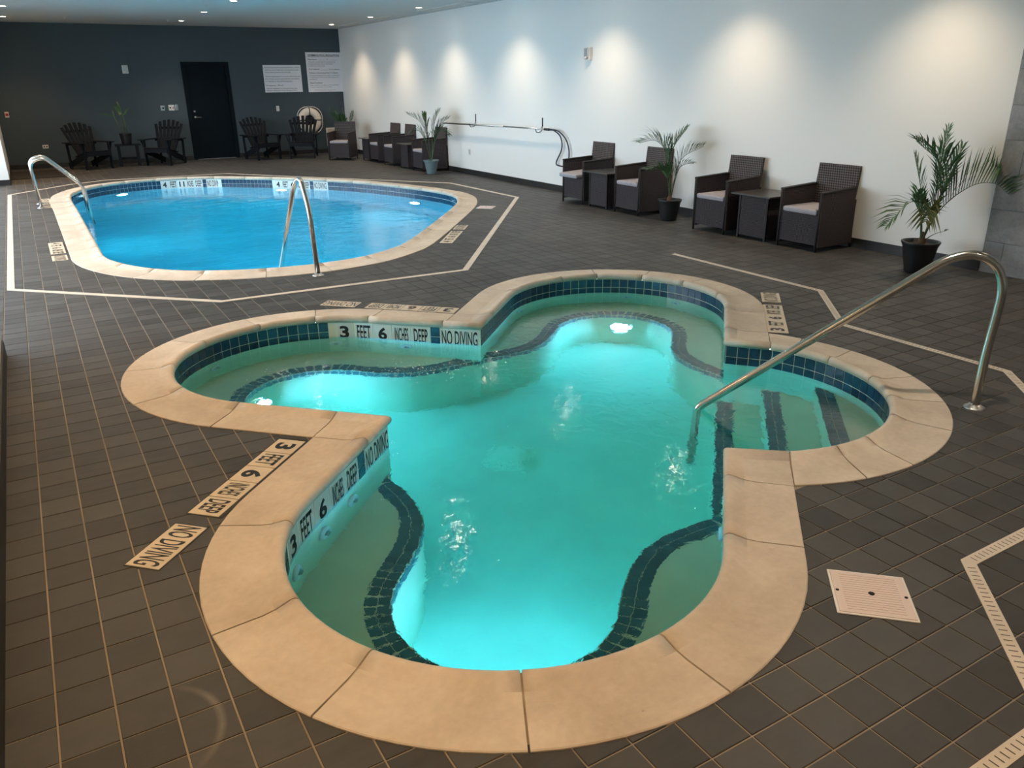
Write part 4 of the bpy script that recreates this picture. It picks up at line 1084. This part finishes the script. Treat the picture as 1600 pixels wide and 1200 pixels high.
B = (679, 253); S = 82
for pts, ll, n, kw in [
    ([(679,253),(676,222),(665,196),(645,184)], 0.26, 24, dict(dep=-0.08, start=0.38)),
    ([(679,253),(672,225),(662,208),(650,212)], 0.20, 18, dict(dep=-0.10, start=0.45)),
    ([(679,253),(676,215),(672,195),(670,184)], 0.20, 18, dict(dep=0.05, start=0.4)),
    ([(680,253),(686,220),(697,200),(710,191)], 0.27, 24, dict(dep=0.0, start=0.38)),
    ([(680,253),(688,222),(698,207),(708,214)], 0.22, 20, dict(dep=-0.10, start=0.42)),
    ([(680,253),(684,210),(690,190),(696,180)], 0.22, 20, dict(dep=0.05, start=0.45))]:
    dep = kw.pop('dep'); kw['wid'] = 0.028; frond(p3, P3(B, S, pts, 0.24, dep), ll, n, **kw)
p4 = empty('potted_palm', (7.05, 20.05, 0), 0, 'dark green potted plant behind the corner wicker armchair', 'potted plant', 'potted palms')
pot(p4, 0.26, 0.135, 0.09, 'blackpot')
for i in range(9):
    a = i*0.75; r = 0.10+0.12*(i % 3); hh = 0.95+0.16*((i*5) % 3)/2-(0.35 if i % 4 == 3 else 0)
    frond(p4, [(0.02*cos(a), 0.02*sin(a), 0.24), (0.4*r*cos(a), 0.4*r*sin(a), 0.24+(hh-0.24)*0.5), (r*cos(a)-0.12, r*sin(a)-0.05, hh)], 0.13, 12, start=0.55)
p5 = empty('potted_plant', (2.05, 20.35, 0.458), 0, 'potted plant with bare pale stems on the small black table', 'potted plant')
pot(p5, 0.245, 0.125, 0.10, 'blackpot', 0.008)
def blade(parent, a, b_, wid, sag=0.05, mat='leaf'):
    a = Vector(a); b_ = Vector(b_); mb = MB(); n = 6; d = (b_-a).normalized(); sd = d.cross(Vector((0.3, 1, 0.2))).normalized()
    for i in range(n+1):
        t = i/n; p = a.lerp(b_, t)+Vector((0, 0, sag*sin(pi*t))); ww = wid*sin(pi*min(1, 0.12+0.88*t))**0.8 if i < n else 0.001
        mb.v += [tuple(p-sd*ww/2), tuple(p+sd*ww/2)]
    for i in range(n): mb.f.append([i*2, i*2+1, i*2+3, i*2+2]); mb.smooth.append(True)
    mb.build('leaf', mat, parent)
for a, e in [((-0.05, 0, 0.22), (-0.17, 0, 0.62)), ((0.0, 0.02, 0.22), (-0.04, 0.02, 0.70)), ((0.05, 0, 0.22), (-0.02, 0, 0.80))]:
    a = Vector(a); e = Vector(e); MB().tube([a, a.lerp(e, 0.5)+Vector((0.01, 0, 0)), e], [0.010, 0.009, 0.006], 8).build('stem', 'stem', p5)
for a, e, wd, mt in [((-0.05, 0.02, 0.62), (-0.14, 0.0, 0.86), 0.05, 'leaf'), ((-0.03, 0, 0.64), (-0.05, 0.02, 0.92), 0.07, 'leaf2'), ((-0.01, 0, 0.66), (-0.10, -0.05, 0.90), 0.05, 'leaf'),
                     ((0.02, 0, 0.60), (0.17, 0.0, 0.78), 0.035, 'leaf'), ((-0.17, 0, 0.60), (-0.46, 0.0, 0.66), 0.035, 'leaf'), ((-0.16, 0, 0.6), (-0.19, 0, 0.74), 0.03, 'leaf'), ((0.0, 0, 0.62), (0.12, -0.02, 0.66), 0.03, 'leaf')]:
    blade(p5, a, e, wd, 0.02, mt)

# ------------------------------------------------------------------ pole and hose on the white wall
pl = empty('cleaning_pole', (ROOM_X1-0.085, 13.0, 0.95), 0, 'long thin aluminium pole hung along the white wall', 'pole')
MB().tube([(0, 2.0, -0.02), (0, -0.4, 0.005)], 0.016, 12).build('pole_section', 'steel2', pl)
MB().tube([(0, -0.38, 0.005), (0, -1.75, 0.012)], 0.0125, 12).build('pole_section', 'steel2', pl)
MB().tube([(0, -1.72, 0.012), (0, -1.86, 0.012)], 0.019, 12).build('end_cap', 'blackpot', pl)
for y, lab in ((13.78, 'black wall hook holding the far half of the pole'), (11.47, 'black wall hook holding the pole next to the hose')):
    hk = empty('wall_hook', (ROOM_X1, y, 0.93), 0, lab, 'hook', 'hooks holding the pole')
    MB().box((-0.008, -0.012, 0.07), (0, 0.012, 0.20)).build('hook_plate', 'blackpot', hk)
    MB().tube(bend([(-0.004, 0, 0.09), (-0.03, 0, -0.02), (-0.12, 0, -0.03), (-0.14, 0, 0.03)], 0.03, 5), 0.007, 8).build('hook_arm', 'blackpot', hk)
ho = MB().tube([tuple(v) for v in cat_open3([Vector((ROOM_X1-0.085, 11.14, 0.96)), Vector((ROOM_X1-0.07, 10.92, 0.95)), Vector((ROOM_X1-0.05, 10.73, 0.84)), Vector((ROOM_X1-0.04, 10.645, 0.67)),
      Vector((ROOM_X1-0.04, 10.66, 0.50)), Vector((ROOM_X1-0.04, 10.74, 0.42)), Vector((ROOM_X1-0.04, 10.93, 0.415)), Vector((ROOM_X1-0.04, 11.0, 0.46)), Vector((ROOM_X1-0.045, 10.84, 0.68)),
      Vector((ROOM_X1-0.05, 10.87, 0.86)), Vector((ROOM_X1-0.07, 11.02, 0.95)), Vector((ROOM_X1-0.085, 11.14, 0.965))], 7)], 0.011, 8).build('hose', 'hose')
tag(ho, 'thin dark blue hose looped from the near end of the wall pole', 'hose')

# ------------------------------------------------------------------ wall devices, signs, ring
def strobe(loc, rz, lab):
    t = empty('alarm_strobe', loc, rz, lab, 'alarm', 'alarm strobes')
    MB().cbox((-0.062, -0.055, -0.088), (0.062, 0.0, 0.088), 0.006).build('housing', 'plastic', t)
    MB().cbox((-0.05, -0.075, -0.05), (0.05, -0.055, 0.075), 0.006).build('faceplate', 'steel2', t)
    MB().lathe([(0, 0.03), (0.014, 0.026), (0.022, 0.0)], 12).xf(Matrix.Translation((0, -0.072, -0.055)) @ Matrix.Rotation(pi/2, 4, 'X')).build('lens', 'plastic', t)
    return t
strobe((ROOM_X1, 10.2, 2.06), radians(-90), 'white alarm strobe high on the long white wall')
strobe((2.34, ROOM_Y1, 2.04), 0, 'white alarm strobe on the charcoal end wall')
def plate(x, z, w, h, lab, dots, mat='plastic', grp='small plates on the end wall'):
    t = empty('wall_plate', (x, ROOM_Y1, z), 0, lab, 'wall plate', grp)
    MB().cbox((-w/2, -0.012, -h/2), (w/2, 0, h/2), 0.003).build('cover', mat, t)
    for dx, dz, ds, mm in dots: MB().box((dx-ds, -0.02, dz-ds), (dx+ds, -0.011, dz+ds)).build('button', mm, t)
plate(3.005, 1.195, 0.085, 0.11, 'grey switch plate leftmost of the three left of the door', [(0.01, 0, 0.018, 'hole')], 'steel2')
plate(3.20, 1.20, 0.125, 0.125, 'white plate with dark and red buttons left of the door', [(-0.03, 0, 0.016, 'hole'), (0.035, -0.005, 0.014, 'redlens')])
plate(3.315, 1.20, 0.07, 0.125, 'narrow grey plate nearest the left side of the door', [(0, 0.01, 0.015, 'steel2')], 'steel2')
plate(5.69, 1.12, 0.075, 0.125, 'white light switch right of the door', [(0, 0.0, 0.014, 'steel2')])
plate(0.455, 0.45, 0.115, 0.075, 'white low socket left of the leftmost black garden chair', [(-0.025, 0, 0.013, 'hole'), (0.025, 0, 0.013, 'hole')])
plate(-0.14, 1.14, 0.075, 0.115, 'red and white alarm pull at the left end of the charcoal wall', [(0, 0.0, 0.028, 'redlens')])
so = empty('wall_socket', (ROOM_X1, 14.06, 0.43), 0, 'white socket low on the white wall under the pole', 'socket')
MB().cbox((-0.010, -0.038, -0.06), (0, 0.038, 0.06), 0.003).build('cover', 'plastic', so)
for dz in (-0.022, 0.022): MB().box((-0.013, -0.013, dz-0.012), (-0.009, 0.013, dz+0.012)).build('outlet', 'steel2', so)
ap = empty('access_panel', (7.02, ROOM_Y1, 0.39), 0, 'cream framed access panel low on the end wall behind the corner chair', 'access panel')
fm = MB(); fm.box((-0.14, -0.018, 0.19), (0.14, 0, 0.225)).box((-0.14, -0.018, -0.225), (0.14, 0, -0.19)).box((-0.14, -0.018, -0.19), (-0.10, 0, 0.19)).box((0.10, -0.018, -0.19), (0.14, 0, 0.19))
fm.build('frame', 'ring', ap); MB().box((-0.10, -0.008, -0.19), (0.10, 0, 0.19)).build('panel', 'marker_floor', ap)
def sign(x0, x1, z0, z1, lab, lines):
    t = empty('notice_board', ((x0+x1)/2, ROOM_Y1, (z0+z1)/2), 0, lab, 'sign', 'white rules signs on the end wall')
    w2 = (x1-x0)/2; h2 = (z1-z0)/2; MB().cbox((-w2, -0.014, -h2), (w2, -0.002, h2), 0.002).build('board', 'sign', t)
    m = Matrix(((1, 0, 0, 0), (0, 0, -1, -0.0145), (0, 1, 0, 0), (0, 0, 0, 1))); mbs = {}
    for x, y, w_, h_, s, ink, bold in lines:
        if s == '_': mbs.setdefault(ink, MB()).add([m @ Vector(q) for q in ((x, y, .0005), (x+w_, y, .0005), (x+w_, y+h_, .0005), (x, y+h_, .0005))], [(0, 1, 2, 3)])
        else: text_fit(mbs.setdefault(ink, MB()), s, x, y, w_, h_, m, bold, 0.0006)
    for ink, mb in mbs.items(): mb.build('lettering', ink, t)
sign(6.52, 7.455, 1.49, 2.425, 'white square sign headed SWIMMING POOL REGULATIONS near the corner', [
    (-0.41, 0.375, 0.82, 0.045, 'SWIMMING POOL REGULATIONS', 'ink', 0.02), (-0.41, 0.362, 0.82, 0.005, '_', 'ink', 0),
    (-0.41, 0.285, 0.22, 0.034, 'Pool Hours', 'ink', 0.015), (-0.16, 0.285, 0.21, 0.004, '_', 'ink_grey', 0), (0.07, 0.288, 0.03, 0.026, 'to', 'ink', 0.01), (0.13, 0.285, 0.22, 0.004, '_', 'ink_grey', 0),
    (-0.41, 0.225, 0.70, 0.030, 'This pool is closed, open for swimming only', 'ink_grey', 0.005), (-0.41, 0.180, 0.64, 0.030, 'during posted hours of use. Swimming is', 'ink_grey', 0.005),
    (-0.41, 0.135, 0.43, 0.030, 'prohibited at other times.', 'ink_grey', 0.005),
    (-0.41, 0.055, 0.27, 0.034, 'Pool Capacity', 'ink', 0.015), (-0.12, 0.053, 0.20, 0.004, '_', 'ink_grey', 0), (0.11, 0.055, 0.28, 0.026, 'Swimmers Maximum', 'ink_grey', 0.005),
    (-0.41, -0.035, 0.74, 0.034, 'Pollution of Swimming Pool Prohibited', 'ink', 0.015), (-0.41, -0.09, 0.78, 0.028, 'Urinating, discharging of fecal matter, expectorating,', 'ink_grey', 0.005),
    (-0.41, -0.135, 0.76, 0.028, 'or blowing the nose in any swimming pool is', 'ink_grey', 0.005), (-0.41, -0.18, 0.19, 0.026, 'prohibited.', 'ink_grey', 0.005),
    (-0.41, -0.265, 0.32, 0.032, 'Glass Containers', 'ink', 0.015), (-0.41, -0.32, 0.74, 0.028, 'Glass containers or objects are not permitted', 'ink_grey', 0.005), (-0.41, -0.365, 0.56, 0.028, 'in swimming pool or on the deck.', 'ink_grey', 0.005),
    (-0.31, -0.425, 0.56, 0.018, 'Department of Health', 'ink_red', 0.005), (-0.18, -0.450, 0.30, 0.016, 'Swimming Pools', 'ink_red', 0.005)])
sign(5.43, 6.37, 1.50, 2.13, 'white sign lower and left of the regulations sign, with rows of plain text', [
    (-0.43, 0.235, 0.86, 0.036, 'Pool Not Supervised. No person may swim alone. Children', 'ink', 0.006), (-0.43, 0.180, 0.84, 0.036, 'under sixteen years of age must be accompanied by an adult', 'ink', 0.006),
    (-0.43, 0.125, 0.64, 0.036, 'who is always present at the pool side.', 'ink', 0.006), (-0.43, 0.030, 0.86, 0.036, 'Persons using the pool do so at own risk of injury and', 'ink', 0.006),
    (-0.43, -0.025, 0.84, 0.036, 'the owners are not responsible for lost articles', 'ink', 0.006), (-0.43, -0.080, 0.66, 0.036, 'or injuries at the swimming pool.', 'ink', 0.006),
    (-0.43, -0.175, 0.42, 0.036, 'Emergency - Phone', 'ink', 0.008), (-0.43, -0.245, 0.76, 0.030, 'Nearest telephone is in the pool entry area', 'ink', 0.006), (-0.43, -0.290, 0.76, 0.028, 'Rescue equipment is by the pool door', 'ink', 0.006)])
lr = empty('life_ring', (6.45, ROOM_Y1-0.09, 0.82), 0, 'white life ring with rope hanging behind a black garden chair', 'life ring')
tor = MB(); n1, n2 = 40, 14
for i in range(n1):
    a = 2*pi*i/n1
    for j in range(n2):
        b_ = 2*pi*j/n2; r = 0.215+0.092*cos(b_); tor.v.append((r*cos(a), 0.055*sin(b_), r*sin(a)))
for i in range(n1):
    for j in range(n2): tor.f.append([i*n2+j, i*n2+(j+1) % n2, ((i+1) % n1)*n2+(j+1) % n2, ((i+1) % n1)*n2+j]); tor.smooth.append(True)
tor.build('ring_body', 'ring', lr)
rp = []
for i in range(65):
    a = 2*pi*i/64; bulge = 0.035*abs(sin(2*a)); rp.append((( 0.318+bulge)*cos(a), -0.02, (0.318+bulge)*sin(a)))
MB().tube(rp, 0.009, 8, False).build('grab_rope', 'ring', lr)
for q in range(4):
    a = q*pi/2
    sb = MB(); pts = [((0.215+0.097*cos(b_))*cos(a), 0.060*sin(b_), (0.215+0.097*cos(b_))*sin(a)) for b_ in [2*pi*k/16 for k in range(17)]]
    sb.tube(pts, 0.012, 6, False).build('strap', 'blackpot', lr)
hk = MB().box((-0.05, 0.078, -0.09), (0.05, 0.09, 0.13)).tube([(0, 0.08, 0.10), (0, -0.04, 0.11), (0, -0.06, 0.17)], 0.010, 8).build('bracket', 'blackpot', lr)

# ------------------------------------------------------------------ ceiling fittings
def make_dl():
    t = empty('recessed_downlight', (0, 0, 0))
    MB().lathe([(0.058, -0.001), (0.062, -0.006), (0.082, -0.004), (0.086, 0.0)], 24).build('trim_ring', 'plastic', t)
    MB().lathe([(0.0, -0.0025), (0.058, -0.0015)], 24).build('lens', 'lamp', t)
    return t
d0 = make_dl(); first = True
PLACE = {0.17: 'in the left row of the ceiling', 3.42: 'in the middle row of the ceiling', 6.72: 'in the row along the white wall'}
ORD = ['farthest', 'second farthest', 'third farthest', 'fourth farthest', 'fifth farthest', 'sixth farthest', 'seventh farthest', 'eighth farthest', 'ninth farthest']
for lx in LIGHT_XS:
    for q, ly in enumerate([v for v in LIGHT_YS if not (lx == 3.42 and v == 4.68)]):
        o = d0 if first else copy_tree(d0); first = False
        o.location = (lx, ly, CEIL); tag(o, 'small round recessed downlight %s, %s from the camera' % (PLACE[lx], ORD[q]), 'ceiling light', 'recessed ceiling downlights')
for x, y, lab in [(1.21, 19.25, 'small ceiling sprinkler leftmost near the end wall'), (3.13, 19.24, 'small ceiling sprinkler in front of the door'), (6.17, 19.56, 'small ceiling sprinkler near the far corner'), (3.14, 15.27, 'small ceiling sprinkler over the swimming pool')]:
    t = empty('sprinkler', (x, y, CEIL), 0, lab, 'sprinkler', 'ceiling sprinklers')
    MB().lathe([(0.0, -0.004), (0.035, -0.004), (0.038, 0.0)], 16).build('escutcheon', 'plastic', t)
    MB().lathe([(0.008, -0.004), (0.008, -0.03), (0.02, -0.032), (0.0, -0.035)], 10).build('sprinkler_head', 'plastic', t)
for y0, y1, lab in ((16.4, 19.6, 'pale rectangular ceiling access panel near the far corner'), (13.2, 15.1, 'pale rectangular ceiling access panel nearer the camera')):
    t = empty('ceiling_panel', (7.08, (y0+y1)/2, CEIL), 0, lab, 'ceiling panel', 'ceiling access panels'); h = (y1-y0)/2
    MB().box((-0.10, -h, -0.008), (0.12, h, 0)).build('panel', 'ceil', t)
    fm = MB().box((-0.125, -h-0.02, -0.014), (-0.10, h+0.02, 0)).box((0.12, -h-0.02, -0.014), (0.145, h+0.02, 0)).box((-0.10, -h-0.02, -0.014), (0.12, -h, 0)).box((-0.10, h, -0.014), (0.12, h+0.02, 0))
    fm.build('frame', 'ceil', t)
